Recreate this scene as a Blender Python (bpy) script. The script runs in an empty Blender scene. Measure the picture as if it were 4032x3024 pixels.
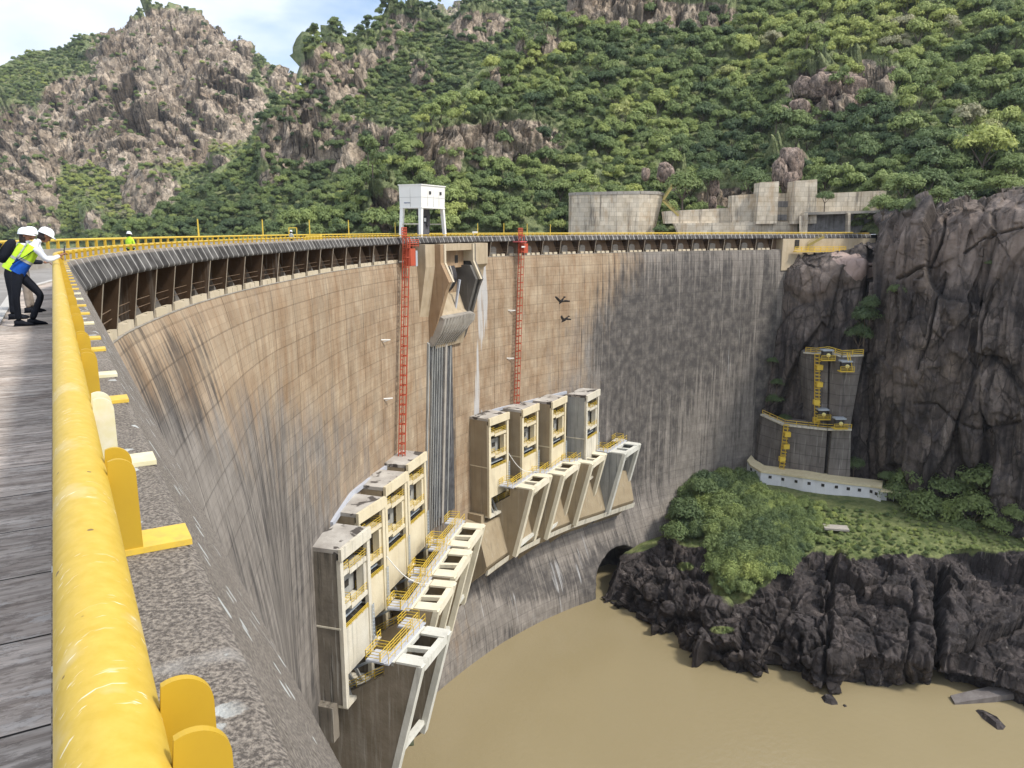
import bpy, math, random
import numpy as np
from mathutils import Vector, Matrix
R_ = math.radians
random.seed(7); rng = np.random.default_rng(7)
scene = bpy.context.scene
col = scene.collection

# ------------------------------------------------------------------ camera
FPX, YH = 3050.0, 906.0                    # focal length and horizon row, in pixels of the 4032 wide photograph
PITCH = math.atan((1512 - YH) / FPX)
cam_d = bpy.data.cameras.new("camera"); cam = bpy.data.objects.new("camera", cam_d); col.objects.link(cam)
cam_d.sensor_width = 36.0; cam_d.lens = FPX / 4032 * 36.0
cam_d.clip_start = 0.05; cam_d.clip_end = 9000
cam.location = (0, 0, 0); cam.rotation_euler = (math.pi / 2 - PITCH, 0, 0)
scene.camera = cam
# ------------------------------------------------------------------ sky and sun
SUN_EL, SUN_DIR = R_(52), Vector((0.85, -0.38, 0)).normalized()
w = bpy.data.worlds.new("World"); scene.world = w; w.use_nodes = True
nt = w.node_tree; nt.nodes.clear()
def nd(nt, t, **k):
    n = nt.nodes.new(t)
    for a, b in k.items():
        if a in n.inputs.keys() and not hasattr(n, a): n.inputs[a].default_value = b
        else: setattr(n, a, b)
    return n
sky = nd(nt, 'ShaderNodeTexSky', sky_type='NISHITA', sun_disc=False, sun_elevation=SUN_EL,
         sun_rotation=math.atan2(SUN_DIR.x, SUN_DIR.y), air_density=1.0, dust_density=1.5)
tc = nd(nt, 'ShaderNodeTexCoord'); mp = nd(nt, 'ShaderNodeMapping'); mp.inputs['Scale'].default_value = (1.0, 1.0, 2.6)
mp.inputs['Location'].default_value = (0.35, 0.1, 0.2)
nz = nd(nt, 'ShaderNodeTexNoise'); nz.inputs['Scale'].default_value = 3.4; nz.inputs['Detail'].default_value = 7; nz.inputs['Roughness'].default_value = 0.52
cr = nd(nt, 'ShaderNodeValToRGB'); cr.color_ramp.elements[0].position = 0.33; cr.color_ramp.elements[1].position = 0.50
nz2 = nd(nt, 'ShaderNodeTexNoise'); nz2.inputs['Scale'].default_value = 5.5; nz2.inputs['Detail'].default_value = 5
cr2 = nd(nt, 'ShaderNodeValToRGB'); cr2.color_ramp.elements[0].position = 0.35; cr2.color_ramp.elements[1].position = 0.7
cr2.color_ramp.elements[0].color = (4.1, 4.7, 5.7, 1); cr2.color_ramp.elements[1].color = (6.0, 6.2, 6.5, 1)
mx = nd(nt, 'ShaderNodeMix', data_type='RGBA')
bg = nd(nt, 'ShaderNodeBackground'); bg.inputs['Strength'].default_value = 0.14
out = nd(nt, 'ShaderNodeOutputWorld'); L = nt.links.new
L(tc.outputs['Generated'], mp.inputs['Vector']); L(mp.outputs[0], nz.inputs['Vector']); L(mp.outputs[0], nz2.inputs['Vector'])
L(nz.outputs['Fac'], cr.inputs[0]); L(nz2.outputs['Fac'], cr2.inputs[0]); L(cr.outputs[0], mx.inputs[0])
L(sky.outputs[0], mx.inputs[6]); L(cr2.outputs[0], mx.inputs[7]); L(mx.outputs[2], bg.inputs[0]); L(bg.outputs[0], out.inputs[0])
sd = bpy.data.lights.new("sun", 'SUN'); sd.energy = 2.6; sd.angle = R_(9); sd.color = (1.0, 0.95, 0.86)
so = bpy.data.objects.new("sun", sd); col.objects.link(so)
v = Vector((SUN_DIR.x * math.cos(SUN_EL), SUN_DIR.y * math.cos(SUN_EL), math.sin(SUN_EL)))
so.rotation_euler = v.to_track_quat('Z', 'Y').to_euler(); so.location = (0, 0, 300)
scene.view_settings.view_transform = 'Standard'; scene.view_settings.look = 'None'
scene.view_settings.exposure = 0.60; scene.view_settings.gamma = 1.0
scene.cycles.max_bounces = 5; scene.cycles.diffuse_bounces = 3; scene.cycles.glossy_bounces = 2
scene.cycles.transparent_max_bounces = 4; scene.cycles.use_denoising = True

# ------------------------------------------------------------------ geometry of the view (used only to find where real things stand)
_fw = np.array([0, math.cos(PITCH), -math.sin(PITCH)]); _up = np.array([0, math.sin(PITCH), math.cos(PITCH)])
def ray(x, y):
    x = np.asarray(x, float); y = np.asarray(y, float)
    a = (x - 2016) / FPX; b = (1512 - y) / FPX
    return _fw + a[..., None] * np.array([1., 0, 0]) + b[..., None] * _up
def on_z(x, y, z): d = ray(x, y); return d * (z / d[..., 2:3])
def on_y(x, y, Y): d = ray(x, y); return d * (np.asarray(Y, float)[..., None] / d[..., 1:2])
CC = np.array([105.2, 52.8])
RA = np.array([100, 113, 125, 133, 137, 140, 144, 148, 156, 159.5, 163.5, 168, 172, 175, 184, 190, 194.8, 200.])
RR = np.array([124.5, 124.6, 125.3, 126.4, 127.0, 128, 128.8, 129.3, 129.0, 128.2, 127.0, 125.8, 124.6, 124.0, 123.2, 122.5, 121.3, 120.4])
def rdam(a): return np.interp(a, RA, RR)
def pol(a, R, z):
    a = np.radians(a); return np.stack(np.broadcast_arrays(CC[0] + R * np.cos(a), CC[1] + R * np.sin(a), z), -1).astype(float)
def on_r(x, y, off=0.0):
    """pixel -> (angle, z) on the dam face moved 'off' metres upstream"""
    R = 125.0
    for _ in range(8):
        d = ray(x, y); A = d[:2] @ d[:2]; b = d[:2] @ CC; c = CC @ CC - R * R
        k = (b + math.sqrt(max(b * b - A * c, 0))) / A; q = d[:2] * k - CC
        a = math.degrees(math.atan2(q[1], q[0])) % 360; R = float(rdam(a)) + off
    return a, k * d[2]

# ------------------------------------------------------------------ noise in numpy
def _h(ix, iy, iz, s):
    n = (ix * 374761393 + iy * 668265263 + iz * 2147483647 + s * 974634777) & 0xffffffff
    n = ((n ^ (n >> 13)) * 1274126177) & 0xffffffff; n = ((n ^ (n >> 16)) * 2246822519) & 0xffffffff
    return ((n ^ (n >> 15)) & 0xffffff) / float(0xffffff)
def vnoise(p, s=0):
    i = np.floor(p).astype(np.int64); f = p - i; f = f * f * (3 - 2 * f); r = 0
    for dx in (0, 1):
        for dy in (0, 1):
            for dz in (0, 1):
                wgt = (f[..., 0] if dx else 1 - f[..., 0]) * (f[..., 1] if dy else 1 - f[..., 1]) * (f[..., 2] if dz else 1 - f[..., 2])
                r = r + wgt * _h(i[..., 0] + dx, i[..., 1] + dy, i[..., 2] + dz, s)
    return r * 2 - 1
def fbm(p, o=4, s=0, g=0.5):
    r = 0; a = 1.0; t = 0
    for k in range(o): r = r + a * vnoise(p * 2 ** k, s + k * 17); t += a; a *= g
    return r / t
def worley(p, s=0):
    """distance to nearest and second nearest cell point, and a random value of the nearest cell"""
    i = np.floor(p).astype(np.int64); d1 = np.full(p.shape[:-1], 9.); d2 = d1.copy(); idv = np.zeros(p.shape[:-1]); tl = idv.copy()
    for dx in (-1, 0, 1):
        for dy in (-1, 0, 1):
            for dz in (-1, 0, 1):
                c = i + np.array([dx, dy, dz])
                q = np.stack([_h(c[..., 0], c[..., 1], c[..., 2], s + k) for k in (1, 2, 3)], -1) + c
                d = np.sqrt(((q - p) ** 2).sum(-1)); hv = _h(c[..., 0], c[..., 1], c[..., 2], s + 9)
                gr = sum((p[..., k] - q[..., k]) * (_h(c[..., 0], c[..., 1], c[..., 2], s + 20 + k) * 2 - 1) for k in range(3))
                m = d < d1; tl = np.where(m, gr, tl); d2 = np.where(m, d1, np.minimum(d2, d)); idv = np.where(m, hv, idv); d1 = np.where(m, d, d1)
    return d1, d2, idv, tl
def sstep(a, b, x): t = np.clip((x - a) / (b - a), 0, 1); return t * t * (3 - 2 * t)

# ------------------------------------------------------------------ mesh builder
class MB:
    def __init__(s): s.v = []; s.f = []; s.uv = []; s.m = []; s.M = None
    def add(s, vs, fs, uvs=None, mi=0):
        b = len(s.v)
        for q in vs:
            q = Vector(q)
            if s.M is not None: q = s.M @ q
            s.v.append(tuple(q))
        for f in fs: s.f.append(tuple(b + i for i in f)); s.m.append(mi)
        if uvs: s.uv += uvs
        return s
    def box(s, c, d, rz=0, rx=0, ry=0, mi=0):
        x, y, z = d[0] / 2, d[1] / 2, d[2] / 2
        M = Matrix.Translation(c) @ Matrix.Rotation(rz, 4, 'Z') @ Matrix.Rotation(ry, 4, 'Y') @ Matrix.Rotation(rx, 4, 'X')
        return s.add([M @ Vector((a * x, b * y, e * z)) for e in (-1, 1) for b in (-1, 1) for a in (-1, 1)],
                     [(0, 2, 3, 1), (4, 5, 7, 6), (0, 1, 5, 4), (2, 6, 7, 3), (0, 4, 6, 2), (1, 3, 7, 5)], mi=mi)
    def bar(s, a, b, w, h=None, mi=0):
        a = Vector(a); b = Vector(b); h = h or w; d = b - a
        if d.length < 1e-6: return s
        q = d.to_track_quat('Z', 'Y').to_matrix().to_4x4(); q.translation = (a + b) / 2
        hx, hy, hz = w / 2, h / 2, d.length / 2
        return s.add([q @ Vector((i * hx, j * hy, k * hz)) for k in (-1, 1) for j in (-1, 1) for i in (-1, 1)],
                     [(0, 2, 3, 1), (4, 5, 7, 6), (0, 1, 5, 4), (2, 6, 7, 3), (0, 4, 6, 2), (1, 3, 7, 5)], mi=mi)
    def cyl(s, a, b, r0, r1=None, n=10, mi=0, cap=True):
        a = Vector(a); b = Vector(b); r1 = r0 if r1 is None else r1
        q = (b - a).to_track_quat('Z', 'Y').to_matrix()
        vs = [a + q @ Vector((r0 * math.cos(t * 2 * math.pi / n), r0 * math.sin(t * 2 * math.pi / n), 0)) for t in range(n)]
        vs += [b + q @ Vector((r1 * math.cos(t * 2 * math.pi / n), r1 * math.sin(t * 2 * math.pi / n), 0)) for t in range(n)]
        fs = [(t, (t + 1) % n, n + (t + 1) % n, n + t) for t in range(n)]
        if cap: fs += [tuple(range(n - 1, -1, -1)), tuple(range(n, 2 * n))]
        return s.add(vs, fs, mi=mi)
    def prism(s, poly, axis_pts, mi=0):
        """poly: list of 3-D points (one end), axis_pts: translation vector to the other end"""
        n = len(poly); t = Vector(axis_pts)
        vs = [Vector(p) for p in poly] + [Vector(p) + t for p in poly]
        fs = [(i, (i + 1) % n, n + (i + 1) % n, n + i) for i in range(n)] + [tuple(range(n - 1, -1, -1)), tuple(range(n, 2 * n))]
        return s.add(vs, fs, mi=mi)
    def loft(s, A, B, mi=0):
        n = len(A); fs = [(i, (i + 1) % n, n + (i + 1) % n, n + i) for i in range(n)] + [tuple(range(n - 1, -1, -1)), tuple(range(n, 2 * n))]
        return s.add(list(A) + list(B), fs, mi=mi)
    def rail(s, pts, h=1.0, t=0.07, step=1.6, n=3):
        for a, b in zip(pts[:-1], pts[1:]):
            a = Vector(a); b = Vector(b); k = max(1, round((b - a).length / step))
            for j in range(k + 1):
                p = a.lerp(b, j / k); s.bar(p, p + Vector((0, 0, h)), t)
            for j in range(n):
                z = Vector((0, 0, h * (n - j) / n)); s.bar(a + z, b + z, t)
        return s
    def build(s, name, mat, parent=None, loc=None, smooth=False):
        me = bpy.data.meshes.new(name); off = Vector(loc) if loc is not None else (wloc(parent) if parent else Vector((0, 0, 0)))
        me.from_pydata([(a[0] - off.x, a[1] - off.y, a[2] - off.z) for a in s.v] if s.M is None or True else s.v, [], s.f)
        if s.uv:
            ul = me.uv_layers.new(name='UVMap'); ul.data.foreach_set('uv', np.array(s.uv, np.float32).ravel())
        for m in (mat if isinstance(mat, (list, tuple)) else [mat]): me.materials.append(m)
        if isinstance(mat, (list, tuple)): me.polygons.foreach_set('material_index', s.m)
        if smooth: me.polygons.foreach_set('use_smooth', [True] * len(me.polygons))
        me.update(); o = bpy.data.objects.new(name, me); col.objects.link(o)
        if parent: o.parent = parent
        elif loc is not None: o.location = loc
        return o
def wloc(o):
    l = Vector((0, 0, 0))
    while o is not None: l = l + o.location; o = o.parent
    return l
def tag(o, label=None, cat=None, group=None, kind=None):
    if label: o['label'] = label
    if cat: o['category'] = cat
    if group: o['group'] = group
    if kind: o['kind'] = kind
    return o
def empty(name, loc=(0, 0, 0), label=None, cat=None, group=None):
    o = bpy.data.objects.new(name, None); col.objects.link(o); o.location = loc; o.empty_display_size = 0.5
    return tag(o, label, cat, group)
def copy_tree(o, parent=None):
    c = o.copy(); col.objects.link(c)
    if parent: c.parent = parent
    for ch in list(o.children): copy_tree(ch, c)
    return c
def grid_mesh(name, P, mat, attrs=None, uv=None, parent=None, smooth=True, flip=False):
    """P: (n, m, 3) grid of points -> mesh"""
    n, m = P.shape[:2]; me = bpy.data.meshes.new(name); off = np.array(wloc(parent)) if parent else np.zeros(3)
    idx = np.arange(n * m).reshape(n, m); q = np.stack([idx[:-1, :-1], idx[:-1, 1:], idx[1:, 1:], idx[1:, :-1]], -1).reshape(-1, 4)
    if flip: q = q[:, ::-1]
    me.vertices.add(n * m); me.vertices.foreach_set('co', (P - off).astype(np.float32).ravel())
    me.loops.add(q.size); me.loops.foreach_set('vertex_index', q.astype(np.int32).ravel())
    me.polygons.add(len(q)); me.polygons.foreach_set('loop_start', np.arange(0, q.size, 4, dtype=np.int32)); me.polygons.foreach_set('loop_total', np.full(len(q), 4, np.int32))
    me.polygons.foreach_set('use_smooth', np.full(len(q), smooth))
    if uv is not None:
        ul = me.uv_layers.new(name='UVMap'); ul.data.foreach_set('uv', uv.reshape(-1, 2)[q.ravel()].astype(np.float32).ravel())
    for k, a in (attrs or {}).items():
        at = me.attributes.new(k, 'FLOAT', 'POINT'); at.data.foreach_set('value', a.astype(np.float32).ravel())
    me.materials.append(mat); me.update(calc_edges=True); me.validate()
    o = bpy.data.objects.new(name, me); col.objects.link(o)
    if parent: o.parent = parent
    return o
def normals(P):
    du = np.gradient(P, axis=1); dv = np.gradient(P, axis=0); n = np.cross(du, dv); return n / (np.linalg.norm(n, axis=-1, keepdims=True) + 1e-9)

# ------------------------------------------------------------------ materials
def newmat(name, rough=0.8, spec=0.3):
    m = bpy.data.materials.new(name); m.use_nodes = True; nt = m.node_tree; b = nt.nodes['Principled BSDF']
    b.inputs['Roughness'].default_value = rough; b.inputs['Specular IOR Level'].default_value = spec
    return m, nt, b
def N(nt, vec, scale, detail=5, rough=0.55, sc=(1, 1, 1), dist=0.0):
    mp = nt.nodes.new('ShaderNodeMapping'); mp.inputs['Scale'].default_value = sc
    nt.links.new(vec, mp.inputs['Vector']); n = nt.nodes.new('ShaderNodeTexNoise')
    n.inputs['Scale'].default_value = scale; n.inputs['Detail'].default_value = detail; n.inputs['Roughness'].default_value = rough; n.inputs['Distortion'].default_value = dist
    nt.links.new(mp.outputs[0], n.inputs['Vector']); return n.outputs['Fac']
def ramp(nt, fac, stops):
    r = nt.nodes.new('ShaderNodeValToRGB'); e = r.color_ramp.elements
    while len(e) < len(stops): e.new(0.5)
    for k, (p, c) in enumerate(stops): e[k].position = p; e[k].color = (c, c, c, 1) if not hasattr(c, '__len__') else (*c, 1)
    nt.links.new(fac, r.inputs[0]); return r.outputs[0]
def mix(nt, f, a, b, mode='MIX'):
    m = nt.nodes.new('ShaderNodeMix'); m.data_type = 'RGBA'; m.blend_type = mode
    for sock, v in ((m.inputs[0], f), (m.inputs[6], a), (m.inputs[7], b)):
        if isinstance(v, (int, float)): sock.default_value = v
        elif isinstance(v, tuple): sock.default_value = (*v, 1)
        else: nt.links.new(v, sock)
    return m.outputs[2]
def mth(nt, op, a, b=0.0, cl=False):
    m = nt.nodes.new('ShaderNodeMath'); m.operation = op; m.use_clamp = cl
    for s_, v in ((m.inputs[0], a), (m.inputs[1], b)):
        if isinstance(v, (int, float)): s_.default_value = v
        else: nt.links.new(v, s_)
    return m.outputs[0]
def attr(nt, name, typ='GEOMETRY'):
    a = nt.nodes.new('ShaderNodeAttribute'); a.attribute_name = name; a.attribute_type = typ; return a
def bump(nt, b, h, strength=0.4, dist=0.1):
    n = nt.nodes.new('ShaderNodeBump'); n.inputs['Strength'].default_value = strength; n.inputs['Distance'].default_value = dist
    nt.links.new(h, n.inputs['Height']); nt.links.new(n.outputs[0], b.inputs['Normal'])
def coords(nt, kind='Object'): return nt.nodes.new('ShaderNodeTexCoord').outputs[kind]
def wpos(nt): return nt.nodes.new('ShaderNodeNewGeometry').outputs['Position']
def concrete(name, c1, c2, streak=0.5, dark=(0.05, 0.045, 0.04), sc=0.5, rough=0.85, lines=0.0, bmp=0.3):
    m, nt, b = newmat(name, rough, 0.25); p = wpos(nt)
    n1 = N(nt, p, sc, 6); base = mix(nt, ramp(nt, n1, [(0.3, 0), (0.7, 1)]), c1, c2)
    st = N(nt, p, 1.6, 5, 0.6, (1, 1, 0.07)); base = mix(nt, mth(nt, 'MULTIPLY', ramp(nt, st, [(0.52, 0), (0.72, 1)]), streak), base, dark)
    st2 = N(nt, p, 2.7, 4, 0.6, (1, 1, 0.05)); base = mix(nt, mth(nt, 'MULTIPLY', ramp(nt, st2, [(0.58, 0), (0.7, 1)]), streak * 0.5), base, (0.62, 0.6, 0.55))
    if lines:
        sx = nt.nodes.new('ShaderNodeSeparateXYZ'); nt.links.new(p, sx.inputs[0])
        ln = mth(nt, 'PINGPONG', sx.outputs['Z'], lines / 2); ln = ramp(nt, mth(nt, 'DIVIDE', ln, lines), [(0.0, 0.45), (0.04, 1)]); base = mix(nt, 1.0, base, ln, 'MULTIPLY')
    nt.links.new(base, b.inputs['Base Color']); bump(nt, b, N(nt, p, 3.0, 6), bmp, 0.1); return m
def paint(name, c, rough=0.45, dirt=0.25, dc=(0.2, 0.14, 0.08), sc=3.0, spec=0.4):
    m, nt, b = newmat(name, rough, spec); p = wpos(nt)
    base = mix(nt, mth(nt, 'MULTIPLY', ramp(nt, N(nt, p, sc, 6, 0.65), [(0.45, 0), (0.75, 1)]), dirt), c, dc)
    nt.links.new(base, b.inputs['Base Color']); return m
def proj(P):
    d = P @ _fw; return 2016 + FPX * P[..., 0] / d, 1512 - FPX * (P @ _up) / d
def ell(px, py, L_, soft=0.35):
    """union of ellipses (cx, cy, rx, ry[, weight]) in photograph pixels -> 0..1 mask"""
    r = np.zeros_like(px)
    for e in L_:
        d = np.sqrt(((px - e[0]) / e[2]) ** 2 + ((py - e[1]) / e[3]) ** 2); r = np.maximum(r, (e[4] if len(e) > 4 else 1.0) * (1 - sstep(1 - soft, 1 + soft, d)))
    return r
# ---- plan of the crest: a straight stretch beside the camera, then the arch
PHI = R_(-30.2); T2 = np.array([math.sin(PHI), math.cos(PHI)]); N2 = np.array([math.cos(PHI), -math.sin(PHI)])
def SL(S, Ld, h): p = T2 * S + N2 * Ld; return Vector((p[0], p[1], -h))   # S metres along, Ld metres downstream of the camera, h below it
lipP = [T2 * s + N2 * 0.61 for s in np.linspace(-5, 24.9, 16)]
A_END = 101.5
lipP += [pol(a, float(rdam(a)), 0)[:2] for a in np.arange(194.3, A_END - .01, -0.5)]
lipP = np.array(lipP)
_seg = np.diff(lipP, axis=0); _sl = np.linalg.norm(_seg, axis=1); lipS = np.concatenate([[0], np.cumsum(_sl)])
_t = _seg / _sl[:, None]; _n = np.stack([-_t[:, 1], _t[:, 0]], 1)        # upstream side
_nn = np.concatenate([[_n[0]], (_n[:-1] + _n[1:]), [_n[-1]]]); _nn /= np.linalg.norm(_nn, axis=1, keepdims=True)
_c = np.concatenate([[1], 1 / np.maximum(0.6, (_nn[1:-1] * _n[1:]).sum(1)), [1]]); lipN = _nn * _c[:, None]
def crest(s, o=0.0, h=0.0):
    """point s metres along the lip, o metres upstream, h below the eye; s may be an array"""
    x = np.interp(s, lipS, lipP[:, 0]) + o * np.interp(s, lipS, lipN[:, 0]); y = np.interp(s, lipS, lipP[:, 1]) + o * np.interp(s, lipS, lipN[:, 1])
    return np.stack([x, y, np.full_like(x, -h)], -1)
def cv(s, o, h): return Vector(crest(np.array(float(s)), o, h))
def ctan(s): d = cv(s + .2, 0, 0) - cv(s - .2, 0, 0); return d.normalized()
S0 = 5.0                                     # lip length behind the camera
def s_of_px(px, o=0.0, h=1.0):
    """length along the crest whose point at offset o shows at column px (arch part)"""
    ss = np.linspace(31, lipS[-1], 4000); x, _ = proj(crest(ss, o, h)); k = np.argmin(abs(x - px)); return ss[k]
def sweep(prof, mat, name, parent=None, s0=0.0, s1=None, step=0.6, smooth=False, close=False):
    s1 = lipS[-1] if s1 is None else s1
    ss = np.unique(np.concatenate([np.linspace(s0, s1, max(2, int((s1 - s0) / step))), lipS[(lipS > s0) & (lipS < s1)]]))
    pr = prof + [prof[0]] if close else prof
    P = np.stack([crest(ss, o, h) for o, h in pr], 1); run = np.concatenate([[0], np.cumsum([math.hypot(b[0] - a[0], b[1] - a[1]) for a, b in zip(pr[:-1], pr[1:])])])
    uv = np.stack(np.broadcast_arrays(ss[:, None], run[None]), -1)
    return grid_mesh(name, P, mat, uv=uv, parent=parent, smooth=smooth, flip=True)
# ---- materials of the dam
def mat_cornice():
    m, nt, b = newmat('cornice concrete', 0.9, 0.2); uv = nt.nodes.new('ShaderNodeUVMap').outputs[0]; p = wpos(nt)
    g1 = N(nt, p, 1.1, 6); base = mix(nt, ramp(nt, g1, [(0.35, 0), (0.65, 1)]), (0.22, 0.19, 0.16), (0.34, 0.30, 0.26))
    g2 = N(nt, p, 90, 4, 0.75); base = mix(nt, ramp(nt, g2, [(0.42, 0), (0.62, 1)]), mix(nt, 0.75, base, (0.07, 0.06, 0.055)), mix(nt, 0.4, base, (0.55, 0.48, 0.40)))
    sx = nt.nodes.new('ShaderNodeSeparateXYZ'); nt.links.new(uv, sx.inputs[0]); v = sx.outputs['Y']; u = sx.outputs['X']
    face = ramp(nt, v, [(0.0, 1), (0.82, 1), (0.90, 0)])                   # the sloping outer face, below the bend
    moss = mth(nt, 'MULTIPLY', face, ramp(nt, sc_(nt, u, 0.02), [(0.5, 0.0), (0.60, 1.0)]))   # lichen and soot darken the arch's face
    base = mix(nt, mth(nt, 'MULTIPLY', moss, 0.9), base, mix(nt, ramp(nt, N(nt, p, 0.9, 5), [(0.4, 0), (0.7, 1)]), (0.022, 0.021, 0.022), (0.12, 0.115, 0.11)))
    j = mth(nt, 'PINGPONG', mth(nt, 'ADD', u, mth(nt, 'MULTIPLY', mth(nt, 'SUBTRACT', N(nt, p, 2.5, 3), 0.5), 0.10)), 0.55)
    archy = ramp(nt, sc_(nt, u, 0.02), [(0.5, 0.0), (0.60, 1.0)])
    wl = mth(nt, 'MAXIMUM', mth(nt, 'MULTIPLY', ramp(nt, j, [(0.0, 1), (0.012, 1), (0.04, 0)]), ramp(nt, N(nt, p, 3.1, 4), [(0.46, 0.0), (0.60, .6)])), mth(nt, 'MULTIPLY', archy, mth(nt, 'MULTIPLY', ramp(nt, j, [(0.0, 1), (0.05, 1), (0.10, 0)]), ramp(nt, N(nt, p, 0.9, 3), [(0.35, 0.35), (0.6, 0.9)]))))
    base = mix(nt, mth(nt, 'MULTIPLY', wl, 0.85), base, (0.52, 0.5, 0.47))
    vo = nt.nodes.new('ShaderNodeTexVoronoi'); vo.inputs['Scale'].default_value = 7.0; nt.links.new(p, vo.inputs['Vector'])
    sp = mth(nt, 'MULTIPLY', ramp(nt, mth(nt, 'ADD', vo.outputs['Distance'], mth(nt, 'MULTIPLY', N(nt, p, 30, 3), 0.25)), [(0.33, 1), (0.36, 0)]), ramp(nt, N(nt, p, 1.7, 2), [(0.46, 0), (0.52, 1)]))
    base = mix(nt, mth(nt, 'MULTIPLY', sp, mth(nt, 'SUBTRACT', 0.85, mth(nt, 'MULTIPLY', archy, 0.85))), base, (0.66, 0.68, 0.66)); nt.links.new(base, b.inputs['Base Color'])
    bump(nt, b, mth(nt, 'ADD', N(nt, p, 95, 4, 0.75), mth(nt, 'MULTIPLY', N(nt, p, 8, 4), 1.2)), 0.85, 0.014); return m
def sc_(nt, s, k): return mth(nt, 'MULTIPLY', s, k, True)
def mat_walk():
    m, nt, b = newmat('walkway boards', 0.8, 0.2); uv = nt.nodes.new('ShaderNodeUVMap').outputs[0]
    n1 = N(nt, uv, 1.0, 8, 0.7, (9.0, 0.9, 1)); n2 = N(nt, uv, 1.0, 6, 0.6, (28.0, 2.2, 1)); n3 = N(nt, uv, 1.3, 5, 0.6)
    base = mix(nt, ramp(nt, n1, [(0.34, 0), (0.66, 1)]), (0.33, 0.27, 0.225), (0.74, 0.655, 0.58))
    base = mix(nt, ramp(nt, n2, [(0.36, 0.4), (0.58, 0)]), base, (0.07, 0.055, 0.048)); base = mix(nt, ramp(nt, n3, [(0.55, 0), (0.7, 0.5)]), base, (0.17, 0.11, 0.08))
    pe = N(nt, uv, 1.0, 9, 0.78, (16, 5, 1)); base = mix(nt, ramp(nt, pe, [(0.50, 0), (0.56, 0.75)]), base, mix(nt, 0.6, base, (0.085, 0.065, 0.05))); pe2 = N(nt, uv, 1.0, 9, 0.8, (7, 3.2, 1)); base = mix(nt, ramp(nt, pe2, [(0.56, 0), (0.60, 0.7)]), base, (0.58, 0.54, 0.50))
    br = nt.nodes.new('ShaderNodeTexBrick'); br.offset = 0; br.inputs['Scale'].default_value = 1.0; br.inputs['Brick Width'].default_value = 0.72; br.inputs['Row Height'].default_value = 9.0
    br.inputs['Mortar Size'].default_value = 0.007; br.inputs['Mortar Smooth'].default_value = 0.1; br.inputs['Color1'].default_value = (0.75, 0.75, 0.75, 1); br.inputs['Color2'].default_value = (1.25, 1.22, 1.2, 1); br.inputs['Mortar'].default_value = (0.05, 0.05, 0.05, 1)
    nt.links.new(uv, br.inputs['Vector']); base = mix(nt, 1.0, base, br.outputs['Color'], 'MULTIPLY'); nt.links.new(base, b.inputs['Base Color'])
    bump(nt, b, mth(nt, 'ADD', n2, mth(nt, 'MULTIPLY', mth(nt, 'SUBTRACT', 1.0, br.outputs['Fac']), 2.0)), 0.5, 0.01); return m
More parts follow.
